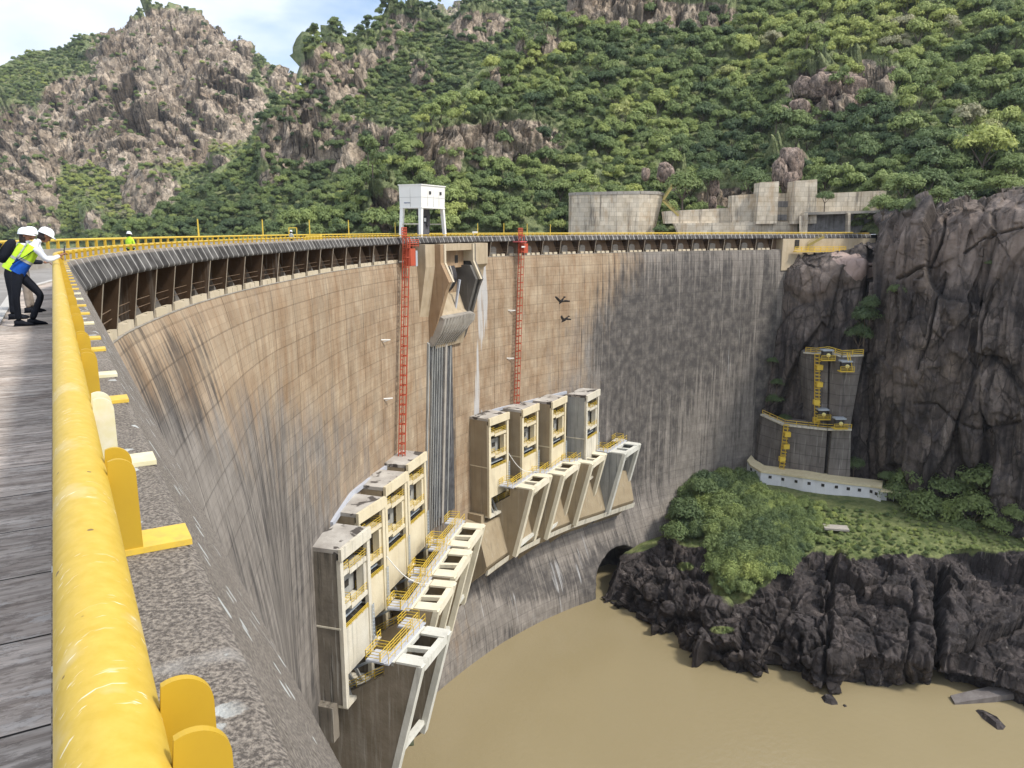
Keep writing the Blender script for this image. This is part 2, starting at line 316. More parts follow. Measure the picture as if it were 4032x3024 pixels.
def mat_dam():
    m, nt, b = newmat('dam face concrete', 0.88, 0.2); uv = nt.nodes.new('ShaderNodeUVMap').outputs[0]; p = wpos(nt)
    warm, dark, white = attr(nt, 'warm').outputs['Fac'], attr(nt, 'dark').outputs['Fac'], attr(nt, 'white').outputs['Fac']
    tan = mix(nt, ramp(nt, N(nt, uv, 0.35, 6, 0.6, (1, 0.6, 1)), [(0.35, 0), (0.65, 1)]), (0.31, 0.22, 0.142), (0.43, 0.34, 0.24))
    tan = mix(nt, ramp(nt, N(nt, uv, 1.0, 5, 0.65, (0.9, 0.12, 1)), [(0.45, 0), (0.75, 0.75)]), tan, (0.25, 0.15, 0.08))
    grey = mix(nt, ramp(nt, N(nt, uv, 1.0, 7, 0.7, (0.9, 0.35, 1)), [(0.30, 0), (0.70, 1)]), (0.165, 0.145, 0.128), (0.30, 0.27, 0.24))
    wm = mth(nt, 'ADD', warm, mth(nt, 'MULTIPLY', mth(nt, 'SUBTRACT', N(nt, uv, 1.0, 6, 0.65, (0.5, 0.12, 1)), 0.5), 1.1)); base = mix(nt, ramp(nt, wm, [(0.3, 0), (0.7, 1)]), grey, tan)
    # cast panels: every panel a slightly different tone, joints darker
    def brick(wd, hg, mort, c1, c2, cm, off=0.5):
        br = nt.nodes.new('ShaderNodeTexBrick'); br.offset = off; br.inputs['Scale'].default_value = 1.0; br.inputs['Brick Width'].default_value = wd; br.inputs['Row Height'].default_value = hg
        br.inputs['Mortar Size'].default_value = mort; br.inputs['Mortar Smooth'].default_value = 0.3; br.inputs['Color1'].default_value = (c1,) * 3 + (1,); br.inputs['Color2'].default_value = (c2,) * 3 + (1,); br.inputs['Mortar'].default_value = (cm,) * 3 + (1,)
        dn = nt.nodes.new('ShaderNodeVectorMath'); dn.operation = 'ADD'; sc = nt.nodes.new('ShaderNodeVectorMath'); sc.operation = 'SCALE'; sc.inputs['Scale'].default_value = 0.05
        nz = nt.nodes.new('ShaderNodeTexNoise'); nz.inputs['Scale'].default_value = 1.1; nt.links.new(uv, nz.inputs['Vector']); nt.links.new(nz.outputs['Color'], sc.inputs[0]); nt.links.new(uv, dn.inputs[0]); nt.links.new(sc.outputs[0], dn.inputs[1])
        nt.links.new(dn.outputs[0], br.inputs['Vector']); return br.outputs['Color']
    base = mix(nt, 1.0, base, brick(1.05, 1.55, 0.04, 0.93, 1.06, 0.80), 'MULTIPLY'); base = mix(nt, 1.0, base, brick(2.3, 3.1, 0.03, 0.94, 1.06, 0.82, 0.0), 'MULTIPLY'); base = mix(nt, 0.8, base, brick(3.7, 0.52, 0.035, 0.93, 1.07, 0.86), 'MULTIPLY')
    base = mix(nt, 1.0, base, brick(5.36, 90.0, 0.06, 0.97, 1.03, 0.5, 0.0), 'MULTIPLY')
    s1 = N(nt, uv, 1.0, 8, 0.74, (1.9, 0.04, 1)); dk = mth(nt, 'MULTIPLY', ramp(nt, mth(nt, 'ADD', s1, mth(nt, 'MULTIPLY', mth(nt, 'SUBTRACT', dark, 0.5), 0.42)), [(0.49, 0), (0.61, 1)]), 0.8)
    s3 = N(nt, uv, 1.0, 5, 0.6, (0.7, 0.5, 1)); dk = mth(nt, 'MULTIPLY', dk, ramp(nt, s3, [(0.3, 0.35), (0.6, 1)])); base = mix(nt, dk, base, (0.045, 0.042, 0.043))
    s2 = N(nt, uv, 1.0, 6, 0.7, (2.2, 0.06, 1)); wk = mth(nt, 'MULTIPLY', ramp(nt, mth(nt, 'ADD', s2, mth(nt, 'MULTIPLY', mth(nt, 'SUBTRACT', white, 0.42), 0.5)), [(0.46, 0), (0.60, 1)]), 0.8)
    base = mix(nt, wk, base, (0.50, 0.50, 0.50)); nt.links.new(base, b.inputs['Base Color'])
    bump(nt, b, mth(nt, 'ADD', N(nt, p, 1.5, 6), mth(nt, 'MULTIPLY', brick(1.05, 1.55, 0.06, 1, 1, 0), 0.4)), 0.45, 0.12); return m
M_cornice, M_walk, M_dam = mat_cornice(), mat_walk(), mat_dam()
M_conc = concrete('pale deck concrete', (0.30, 0.27, 0.235), (0.42, 0.39, 0.34), 0.35)
M_brown = concrete('brown stained concrete', (0.14, 0.09, 0.055), (0.21, 0.145, 0.095), 0.25)
M_cream = concrete('cream gatehouse concrete', (0.62, 0.53, 0.36), (0.72, 0.64, 0.46), 0.22, (0.22, 0.19, 0.14), 0.35)
M_creamdirty = concrete('weathered gatehouse concrete', (0.58, 0.53, 0.42), (0.68, 0.64, 0.54), 0.55, (0.07, 0.065, 0.055), 0.35)
M_side = concrete('shaded side concrete', (0.30, 0.235, 0.15), (0.37, 0.30, 0.20), 0.3, (0.10, 0.08, 0.06), 0.4)  # cream concrete with the side walls' shade put into its colour
M_sidedark = concrete('black streaked side concrete', (0.15, 0.13, 0.105), (0.24, 0.21, 0.17), 0.95, (0.02, 0.02, 0.018), 0.5)
M_sidegrey = concrete('grey side concrete', (0.26, 0.26, 0.25), (0.35, 0.35, 0.33), 0.6, (0.04, 0.04, 0.04), 0.4)
M_roof = concrete('stained flat roof', (0.55, 0.52, 0.47), (0.30, 0.27, 0.24), 0.0, sc=0.35)
def _roofstain():
    nt = M_roof.node_tree; b = nt.nodes['Principled BSDF']; p = wpos(nt); base = b.inputs['Base Color'].links[0].from_socket
    nt.links.new(mix(nt, ramp(nt, N(nt, p, 0.55, 4, 0.5, dist=0.6), [(0.56, 0), (0.60, 0.9)]), base, (0.055, 0.045, 0.04)), b.inputs['Base Color'])
_roofstain()
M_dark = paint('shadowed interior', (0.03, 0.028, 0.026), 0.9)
def mat_yellow():
    m, nt, b = newmat('yellow gloss paint', 0.45, 0.3); p = wpos(nt)
    base = mix(nt, ramp(nt, N(nt, p, 28, 6, 0.6), [(0.35, 0), (0.7, 1)]), (0.55, 0.37, 0.045), (0.62, 0.435, 0.075))
    base = mix(nt, mth(nt, 'MULTIPLY', ramp(nt, N(nt, p, 2.0, 5, 0.6), [(0.62, 0), (0.66, 1)]), 0.3), base, (0.66, 0.56, 0.34))
    # scratches: thin pale lines across the pipe
    rm = nt.nodes.new('ShaderNodeMapping'); rm.inputs['Rotation'].default_value = (0.5, 0.3, 0.95); nt.links.new(p, rm.inputs['Vector'])
    scr = mth(nt, 'MULTIPLY', ramp(nt, N(nt, rm.outputs[0], 1.0, 2, 0.5, (150, 12, 40)), [(0.64, 0), (0.70, 1)]), ramp(nt, N(nt, p, 4.0, 3, 0.5), [(0.46, 0), (0.54, 1)]))
    base = mix(nt, mth(nt, 'MULTIPLY', scr, 0.8), base, (0.82, 0.76, 0.55))
    v2 = nt.nodes.new('ShaderNodeTexVoronoi'); v2.inputs['Scale'].default_value = 9.0; nt.links.new(p, v2.inputs['Vector'])
    chip = mth(nt, 'MULTIPLY', ramp(nt, v2.outputs['Distance'], [(0.05, 1), (0.06, 0)]), 0.9); base = mix(nt, chip, base, (0.16, 0.09, 0.04))
    nt.links.new(base, b.inputs['Base Color']); nt.links.new(ramp(nt, N(nt, p, 30, 4), [(0.3, 0.46), (0.7, 0.58)]), b.inputs['Roughness'])
    bump(nt, b, N(nt, p, 40, 4, 0.6), 0.12, 0.004); return m
M_yel = mat_yellow(); M_yplate = paint('yellow plate paint', (0.52, 0.33, 0.025), 0.5, 0.35, (0.42, 0.26, 0.03), 9.0); M_yrail = paint('yellow rail paint', (0.72, 0.50, 0.06), 0.5, 0.2)
M_ybuff = paint('buff chipped paint', (0.72, 0.66, 0.42), 0.6, 0.8, (0.80, 0.76, 0.66), 12.0)
M_red = paint('orange red ladder paint', (0.46, 0.085, 0.04), 0.65, 0.4, (0.25, 0.05, 0.03)); M_white = paint('white steel paint', (0.80, 0.79, 0.75), 0.45, 0.12, (0.5, 0.47, 0.42), 0.8)
M_steel = paint('blue grey steel', (0.42, 0.47, 0.52), 0.5, 0.4, (0.25, 0.22, 0.2)); M_drk = paint('dark machinery', (0.035, 0.035, 0.04), 0.6)
M_plat = paint('pale blue grey platform plate', (0.48, 0.50, 0.55), 0.6, 0.4, (0.36, 0.36, 0.40), 0.8)

# ================================================================== THE DAM
dam = empty('arch_dam', (-16, 60, -70), 'tall curved concrete arch dam with tan and grey stained panels and a ribbed crest cornice', 'dam')
def build_face():
    a = np.arange(196.5, 99.9, -0.12); d = np.linspace(0, 1, 300); z = -4.12 - (76 - 4.12) * d
    A, Z = np.meshgrid(a, z, indexing='ij'); dep = -4.12 - Z
    R = rdam(A) - 0.35 * 0 - np.clip(0.030 * np.clip(A - 176.5, 0, None), 0, 0.26) * 28 * (1 - np.exp(-dep / 28)); R = R + 0.35 * np.exp(-dep / 2.0)
    R = R - np.interp(A, [120, 133, 138, 148, 156, 162, 172], [5, 5.5, 5.8, 3.6, 1.4, .6, 0]) * sstep(0, 1, (-50 - Z) / 18)
    P = pol(A, R, Z); px, py = proj(P)
    P0 = P.copy(); n1 = fbm(P0 * 0.35, 3, 5)
    bay = ell(px + n1 * 8, py, [(2455, 2350, 95, 175), (2500, 2230, 70, 55), (2395, 2400, 45, 80)], 0.18)
    R = R + 9.0 * bay; P = pol(A, R, Z)
    # ribs under the crest spillway are separate parts; the stains follow, plus shade painted into the toe recess
    warm = 0.78 - 0.85 * sstep(2180, 2700, px + (py - 1000) * 0.25) - 0.55 * sstep(0, 1, (py - 1250 - (px - 500) * 1.0) / 700) * (px < 1400) - 0.5 * sstep(1900, 2250, py)
    warm = warm + 0.25 * ell(px, py, [(2250, 1080, 420, 120), (2750, 1030, 260, 40)]) - 0.45 * sstep(1400, 1800, py) * ell(px, py, [(900, 1800, 500, 600)], .6)
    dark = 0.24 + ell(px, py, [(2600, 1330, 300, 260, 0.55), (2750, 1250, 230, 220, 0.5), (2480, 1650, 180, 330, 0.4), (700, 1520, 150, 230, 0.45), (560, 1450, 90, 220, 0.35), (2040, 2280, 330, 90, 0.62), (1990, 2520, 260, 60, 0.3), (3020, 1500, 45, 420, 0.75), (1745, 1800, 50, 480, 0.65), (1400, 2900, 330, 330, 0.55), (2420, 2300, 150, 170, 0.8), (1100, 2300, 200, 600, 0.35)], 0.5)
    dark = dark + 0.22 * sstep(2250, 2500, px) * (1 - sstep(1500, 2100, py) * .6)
    white = -0.12 + ell(px, py, [(1897, 1200, 22, 200, 1.25), (1874, 1480, 18, 240, 1.0), (2200, 2270, 110, 70, 0.5), (2295, 2180, 30, 90, 0.5), (2050, 2400, 260, 70, 0.42), (1740, 1950, 40, 220, 0.45), (2880, 1350, 70, 330, 0.32), (1450, 1990, 110, 22, 0.6), (1950, 1625, 110, 16, 0.5), (850, 1900, 200, 400, 0.12)], 0.4)
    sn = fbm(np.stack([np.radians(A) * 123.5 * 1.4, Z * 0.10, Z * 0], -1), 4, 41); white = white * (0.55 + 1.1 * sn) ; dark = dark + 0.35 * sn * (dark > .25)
    uv = np.stack([np.radians(196.5 - A) * 123.5, -Z], -1)
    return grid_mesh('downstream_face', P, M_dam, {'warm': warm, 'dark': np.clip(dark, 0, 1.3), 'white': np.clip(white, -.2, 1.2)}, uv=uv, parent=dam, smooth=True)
build_face()
SK = S0 + 24.9
sweep([(0.05, 1.78), (0.0, 1.70), (0.0, 1.63), (0.345, 0.90), (0.37, 0.88), (0.70, 0.88), (0.70, 1.0), (0.70, 1.70)], M_cornice, 'cornice', dam)
sweep([(0.05, 1.78), (1.9, 1.95), (1.9, 4.6), (0.42, 4.6)], M_brown, 'gallery_back_wall', dam, s0=SK - 4)
sweep([(1.9, 4.05), (0.30, 4.10), (0.30, 4.14)], M_conc, 'gallery_floor', dam, s0=SK)
sweep([(6.2, 1.95), (6.2, 0.95), (6.55, 0.95), (6.55, 8), (1.9, 8)], M_conc, 'upstream_parapet', dam)
tag(sweep([(0.70, 1.703), (1.60, 1.700)], M_walk, 'walkway'), kind='structure')
tag(sweep([(1.60, 1.70), (1.60, 1.66), (1.78, 1.66), (1.80, 1.86)], concrete('pale kerb', (0.45, 0.43, 0.40), (0.55, 0.53, 0.5), 0.1), 'kerb'), kind='structure')
tag(sweep([(1.80, 1.86), (6.2, 1.86)], concrete('road slab', (0.22, 0.205, 0.19), (0.33, 0.31, 0.29), 0.1, sc=0.8), 'road'), kind='structure')
def struts():
    # every fin: measured angle on the arch; fins stop where the crest spillway stands
    A = [194.1, 192.5, 190.8, 189.22, 187.64, 186.03, 184.39, 182.75, 181.05, 179.27, 177.43, 175.62, 173.73, 171.88, 169.93, 168.03, 166.09, 164.1, 162.1, 160.1, 158.3] + [151.0, 149.0] + [147.05 - 1.97 * k for k in range(18)]
    for a in A:
        m = MB(); Rf = float(rdam(a)); hw = 0.07 / Rf * 57.3
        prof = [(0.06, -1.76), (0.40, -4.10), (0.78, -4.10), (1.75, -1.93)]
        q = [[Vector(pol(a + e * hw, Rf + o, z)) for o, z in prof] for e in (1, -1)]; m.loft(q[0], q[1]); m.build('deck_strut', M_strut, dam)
    for a0, a1 in zip(A[:-1], A[1:]):
        if abs(a0 - a1) > 3: continue
        m = MB(); c = MB(); r = MB()
        for k in range(3):
            f = 0.25 + 0.27 * k; a = a0 + (a1 - a0) * f; R1 = float(rdam(a)); w_ = 0.42 / R1 * 57.3
            q = [[Vector(pol(a + e * w_, R1 + o, z)) for o, z in ((0.36, -4.09), (0.36, -3.72 - 0.05 * (k == 1)), (0.60, -3.72), (0.60, -4.09))] for e in (1, -1)]; m.loft(q[0], q[1])
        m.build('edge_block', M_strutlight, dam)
        a = a0 + (a1 - a0) * 0.55; R1 = float(rdam(a)); w_ = 0.78 / R1 * 57.3
        pr = [(-1, -4.05), (-1, -3.05), (-0.75, -2.72), (-0.3, -2.6), (0.3, -2.6), (0.75, -2.72), (1, -3.05), (1, -4.05)]
        q = [[Vector(pol(a + e * w_, R1 + o, z)) for e, z in pr] for o in (1.50, 1.93)]; c.loft(q[0], q[1])
        c.box(Vector(pol(a, R1 + 1.48, -3.12)), (0.06, 1.5 * R1 / 125, 0.12), rz=R_(a)); c.build('niche_panel', M_niche, dam)
        for z in (-3.35, -3.0):
            r.bar(pol(a0, float(rdam(a0)) + .5, z), pol(a1, float(rdam(a1)) + .5, z), 0.025)
        r.build('gallery_rail', M_brown, dam)
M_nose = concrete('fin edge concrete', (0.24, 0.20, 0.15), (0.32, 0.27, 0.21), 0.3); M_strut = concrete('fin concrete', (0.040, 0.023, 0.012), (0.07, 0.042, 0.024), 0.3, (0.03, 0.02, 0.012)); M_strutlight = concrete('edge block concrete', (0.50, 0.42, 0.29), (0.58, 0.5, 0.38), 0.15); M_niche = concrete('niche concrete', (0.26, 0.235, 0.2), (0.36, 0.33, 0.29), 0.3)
struts()
# paler nosing on the front of each fin
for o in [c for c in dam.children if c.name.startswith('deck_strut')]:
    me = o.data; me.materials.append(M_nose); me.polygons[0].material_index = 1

# ---- crest spillway bay
M_spillblack = concrete('black spillway concrete', (0.045, 0.045, 0.05), (0.11, 0.11, 0.115), 0.5, sc=1.0)  # near-black tone behind the face ribs and in the bay
def AP(px, r, y=1000): return on_r(px, y, -r)[0]
def spillway():
    def wallp(a0, a1, prof, mat, name):
        m = MB(); q = [[Vector(pol(a, float(rdam(156.5)) - r, z)) for r, z in prof] for a in (a0, a1)]; m.loft(q[0], q[1]); return m.build(name, mat, dam)
    tanp = concrete('spillway pier concrete', (0.38, 0.30, 0.20), (0.48, 0.39, 0.275), 0.45, (0.2, 0.15, 0.1)); brn = concrete('spillway side concrete', (0.30, 0.20, 0.115), (0.38, 0.265, 0.165), 0.4, (0.10, 0.07, 0.05)); grey = concrete('spillway channel concrete', (0.10, 0.092, 0.083), (0.15, 0.14, 0.125), 0.3)
    gry = M_sidegrey
    K = 2.7; RB = float(rdam(156.5))
    wallp(AP(1672, 1.0), AP(1735, 1.0), [(-1, -1.9), (1.0, -1.9), (1.0, -4.9), (0.5, -8.0), (-0.2, -12.0), (-1, -12)], tanp, 'front_pier')
    sw = [(-1, -1.9), (4.6 - K, -1.9), (4.6 - K, -4.4), (5.9 - K, -7.0), (5.4 - K, -8.0), (3.9 - K, -12.6), (2.7 - K, -15.6), (-1, -17)]
    aL, aR = AP(1738, 1.9), AP(1852, 1.9)
    wallp(aL + .25, aL - .12, sw, brn, 'side_wall')
    ns = [(-1, -1.9), (4.75 - K, -1.9), (4.75 - K, -4.4), (6.05 - K, -7.0), (5.7 - K, -7.05), (4.3 - K, -4.4), (-1, -4.4)]
    wallp(aL - .12, aL - .34, ns, M_strutlight, 'wall_nosing')
    wallp(aR, aR - .2, ns, M_strutlight, 'wall_nosing')
    wallp(aR - .2, aR - .45, sw, grey, 'side_wall')
    wallp(AP(1865, 1.0), AP(1912, 1.0), [(-1, -1.9), (1.0, -1.9), (1.0, -5.0), (0.3, -5.6), (0.05, -7.2), (-1, -7)], tanp, 'front_pier')
    wallp(aL - .36, aR, [(-1, -1.9), (4.5 - K, -1.9), (4.5 - K, -2.8), (-1, -2.8)], tanp, 'lintel')
    wallp(aL - .36, aR, [(-2.9, -2.8), (.4, -2.8), (.4, -5.3), (-2.9, -5.3)], brn, 'bay_back_wall')
    wallp(aL - .36, aR, [(-1.6, -5.3), (-.6, -5.3), (-.6, -9), (-1.6, -9)], M_spillblack, 'bay_floor')
    wallp(aR + .02, aR + .3, [(-2.9, -5.0), (4.6 - K, -5.0), (5.6 - K, -7.0), (4.0 - K, -12.0), (-1, -12)], grey, 'channel_side')
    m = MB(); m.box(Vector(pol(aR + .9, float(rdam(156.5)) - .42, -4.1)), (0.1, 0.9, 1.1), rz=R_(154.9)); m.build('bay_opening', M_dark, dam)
    # gate leaf: three curved dark plates with pale ribs
    g = MB(); gl = MB()
    for k in range(8):
        t0, t1 = k / 8, (k + 1) / 8
        f = lambda t: (3.0 - K + 1.3 * math.sin(t * 3.0) - 2.0 * t, -5.0 - 4.6 * t)
        (r0, z0), (r1, z1) = f(t0), f(t1)
        q = [Vector(pol(a, float(rdam(156.5)) - r, z)) for a, r, z in ((aL - .36, r0, z0), (aR + 1.2, r0, z0), (aR + 1.2, r1, z1), (aL - .36, r1, z1))]
        g.prism(q, (0.2, 0, 0.0))
        for a in (aL - .6, aL - 1.1, aL - 1.6):
            gl.bar(pol(a, float(rdam(156.5)) - .5 - r0, z0), pol(a, float(rdam(156.5)) - .5 - r1, z1), 0.32)
    g.build('flap_gate', M_drk, dam); gl.build('gate_rib', M_conc, dam)
    m = MB(); m.bar(pol(aR + 1.3, RB - 1.5, -7.0), pol(aR + 1.3, RB - .7, -11.2), 0.3); m.build('lifting_rod', M_plat, dam)
    # ski jump chute with a toothed lip
    wallp(aL - .2, aR, [(-1, -8.6), (0.1, -9.2), (0.9, -11.4), (1.6, -12.0), (1.5, -12.5), (.8, -14.0), (0.1, -16.5), (-1, -16.5)], tanp, 'ski_jump_chute')
    m = MB(); q = [[Vector(pol(a, RB - r + 0 * K, z)) for r, z in ((.6, -11.5), (2.0, -12.0), (1.9, -12.8), (.6, -12.5))] for a in (aL + .1, aR - .1)]; m.loft(*q); m.build('chute_lip', M_niche, dam)
    for k in range(10):
        a = aL - (aL - aR) * k / 9; b = AP(1698 + 9.5 * k, .3, 1350); m = MB()
        pr = [(a, 2.25, -12.1), (a, 2.1, -13.0), ((a + b) / 2, 1.6, -14.2), (b, .9, -15.4), (b, .5, -16.0), (b, -.5, -16.0), ((a + b) / 2, .6, -13.6), (a, 1.4, -12.2)]
        q = [[Vector(pol(x + e, RB - r + 0 * K, z)) for x, r, z in pr] for e in (.085, -.085)]; m.loft(*q); m.build('splitter_rib', M_niche, dam)
    m = MB()
    q = [[Vector(pol(x, float(rdam(x)) - r, z)) for r, z in ((-.5, -15.8), (.12, -15.8), (.12, -42), (-.5, -42))] for x in (AP(1693, 0, 1500), AP(1780, 0, 1500))]; m.loft(*q); m.build('rib_slot_panel', M_spillblack, dam)
    for k, (px, wd, de) in enumerate(((1691, .08, .3), (1704, .04, .4), (1713, .04, .4), (1722, .04, .4), (1731, .04, .4), (1741, .04, .4), (1755, .12, .5), (1777, .06, .3))):
        at, ab = AP(px, .3, 1370), AP(px - 12, .3, 2050); m = MB(); q = [[Vector(pol(x + e, float(rdam(x)) - r, z)) for x, r, z in ((at, -.5, -15.0), (at, de, -15.6), (ab, de * .6, -43), (ab, -.5, -43))] for e in (wd, -wd)]; m.loft(*q); m.build('face_rib', M_conc if k == 6 else M_sidegrey, dam)
spillway()
# right abutment: plain wall below the deck with stair and gangway
def abut():
    m = MB()
    q = [[Vector(pol(a, float(rdam(a)) + o, z)) for o, z in ((-0.15, -1.8), (-0.15, -7.0), (3, -7.0), (3, -1.8))] for a in (112.4, 101.4)]
    for k in range(12):
        a0, a1 = 112.4 - k * 11 / 12, 112.4 - (k + 1) * 11 / 12
        q = [[Vector(pol(a, float(rdam(a)) + o, z)) for o, z in ((-0.15, -1.8), (-0.15, -8.5), (3, -8.5), (3, -1.8))] for a in (a0, a1)]; m.loft(*q)
    m.build('abutment_wall', concrete('abutment concrete', (0.45, 0.36, 0.24), (0.55, 0.46, 0.33), 0.3, (0.2, 0.16, 0.12)), dam)
abut()
# ================================================================== GATE HOUSES
def frame_from(pl, pr, z):
    """left and right front top corners seen at pixels pl, pr on level z -> centre, rotation (local x to the left corner, y towards downstream), width"""
    a = on_z(*pl, z); b = on_z(*pr, z); c = (a + b) / 2; d = a - b; return Vector(c), math.atan2(d[1], d[0]), float(np.linalg.norm(d))
def place(o, c, rz, sx): o.location = c; o.rotation_euler = (0, 0, rz); o.scale = (sx, 1, 1)
def recolor(o, table):
    for c in [o] + list(o.children):
        for ch in [c] + list(c.children):
            if ch.type == 'MESH':
                for sl in ch.material_slots:
                    if sl.material in table: m = table[sl.material]; sl.link = 'OBJECT'; sl.material = m
def make_house():
    t = empty('gate_house'); HW = 3.0
    MB().box((0, -1.75, -0.2), (2 * HW, 3.5, 0.4)).build('roof', M_roof, t)
    MB().box((0, 0.14, -0.5), (2 * HW + .1, 0.32, 1.15)).build('roof_beam', M_cream, t)
    for s in (1, -1):
        MB().box((s * (HW - .2), -1.9, -4.1), (.36, 3.3, 7.4)).build('side_wall', M_side, t)
        MB().box((s * (HW - .2), -1.95, -11.8), (.30, 3.4, 7.95)).build('lower_side_wall', M_side, t)
        MB().box((s * (HW - .18), -1.95, -7.86), (.44, 3.6, .16)).build('ledge', M_cream, t)
        m = MB().box((s * (HW - .3), -.08, -8.5), (.58, .40, 14.9))
        if s < 0: m.box((s * (HW + .05), -.3, -10.4), (.3, .5, 11.0))
        m.build('column', M_cream, t)
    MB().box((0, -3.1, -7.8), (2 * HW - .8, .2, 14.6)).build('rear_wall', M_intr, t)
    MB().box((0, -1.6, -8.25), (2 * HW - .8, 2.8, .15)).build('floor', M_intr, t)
    for (x0, x1, z, nm) in ((2.4, 1.15, -2.7, 1), (1.0, -2.4, -3.0, 0), (2.4, 1.0, -6.1, 1), (.9, -2.4, -6.55, 0)):
        b = MB().box(((x0 + x1) / 2, -.75, z), (x0 - x1, 1.5, .42)).build('balcony', M_cream, t)
        MB().rail([(x0, -.06, z + .2), (x1, -.06, z + .2), (x1, -1.3, z + .2)], .8, .04, 1.3).build('balcony_rail', M_yrail, b)
    c = MB().box((-.9, -2.0, -5.1), (2.4, 1.4, 2.1)).build('cabin', M_sidegrey, t); MB().box((-2.15, -.5, -4.9), (.5, .8, 2.9)).build('side_panel', M_cream, t)
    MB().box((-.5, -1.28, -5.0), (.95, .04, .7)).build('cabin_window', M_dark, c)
    for s, z in ((0, -1.6),):
        MB().cyl((.9, -1.6, z), (-1.8, -1.6, z), .3).build('hoist_drum', M_drk, t)
    MB().box((0, -.9, -7.6), (4.6, .5, .2)).box((-1.2, -1.6, -7.3), (1, .8, .9)).build('machinery', M_steel, t)
    p = MB().box((0, -.1, -10.55), (2 * HW - 1.1, .16, 4.7)).build('front_panel', M_cream, t)
    MB().rail([(2.4, .0, -8.2), (-2.4, .0, -8.2)], .5, .045, 1.2).build('panel_rail', M_yrail, p)
    MB().box((0, -1.5, -16.0), (2 * HW - .4, 3.2, .35)).build('base_slab', M_creamdirty, t)
    for x in (1.2, .1, -1.2): MB().bar((x, -1.9, -12.6), (x - .3, -.5, -15.9), .28).build('gate_strut', M_sidegrey, t)
    MB().box((HW + .35, -2.2, -17.4), (1.1, 2.6, 3.6)).build('foot_block', M_side, t)
    b = MB().box((-HW - .1, .35, -11.9), (.9, .8, .12)).build('landing', M_creamdirty, t)
    MB().rail([(-HW - .5, .7, -11.85), (-HW + .3, .7, -11.85)], .8, .06, .8, 2).build('landing_rail', M_yrail, b)
    m = MB(); m.bar((-HW - .05, .28, -8.0), (-HW - .05, .28, -12), .07).bar((-HW + .25, .28, -8.0), (-HW + .25, .28, -12), .07)
    for k in range(10): m.bar((-HW - .05, .28, -8.2 - k * .4), (-HW + .25, .28, -8.2 - k * .4), .05)
    m.build('access_ladder', M_steel, t)
    return t
M_intr = concrete('shaded gatehouse interior', (0.022, 0.02, 0.018), (0.045, 0.04, 0.034), 0.4)  # near-black colour paints in the shade inside the houses
HB = [((1332, 2167), (1449, 2075)), ((1406, 2023), (1506, 1959)), ((1510, 1920), (1597, 1858)), ((1599, 1832), (1673, 1780)), ((1925, 1650), (1998, 1624)), ((2054, 1616), (2118, 1589)), ((2171, 1585), (2228, 1559)), ((2308, 1559), (2358, 1533))]
HL = ['weathered grey gate house with a black streaked side wall, lowest of the left row', 'cream gate house just behind the black streaked one in the left row', 'cream gate house at whose roof the first red ladder passes, third of the left row', 'cream gate house nearest the ribbed spillway channel, last of the left row',
      'cream gate house with clean brown-shaded side wall, first of the right row', 'cream gate house with the red caged ladder standing against its brown-shaded side', 'cream gate house between the one with the ladder and the grey streaked one', 'gate house with a grey streaked side wall, last of the right row']
house0 = make_house(); houses = []
for i, ((pl, pr), lb) in enumerate(zip(HB, HL)):
    o = house0 if i == 0 else copy_tree(house0)

    houses.append(o)
for i, (o, (pl, pr), lb) in enumerate(zip(houses, HB, HL)):
    c, rz, wd = frame_from(pl, pr, -28.5); wd = min(max(wd, 5.6), 6.6)
    place(o, c, rz, wd / 6.0); tag(o, lb, 'gate house', 'gate houses on the dam face')
recolor(houses[0], {M_side: M_sidedark, M_cream: M_creamdirty}); recolor(houses[7], {M_side: M_sidegrey, M_cream: M_creamdirty})
# white lime crust where the roofs meet the wall
def crust():
    for pts in (((1305, 2065), (1385, 1945), (1480, 1870), (1575, 1800)), ((1880, 1640), (1960, 1612), (2060, 1588), (2150, 1565), (2230, 1545))):
        m = MB()
        P = [np.append(pol(a, float(rdam(a)) - .12, z), 0)[:3] for a, z in (on_r(x, y, -.12) for x, y in pts)]
        for a, b in zip(P[:-1], P[1:]): m.bar(a, b, .35, .5)
        m.build('roof_flashing', M_plat, dam)
crust()

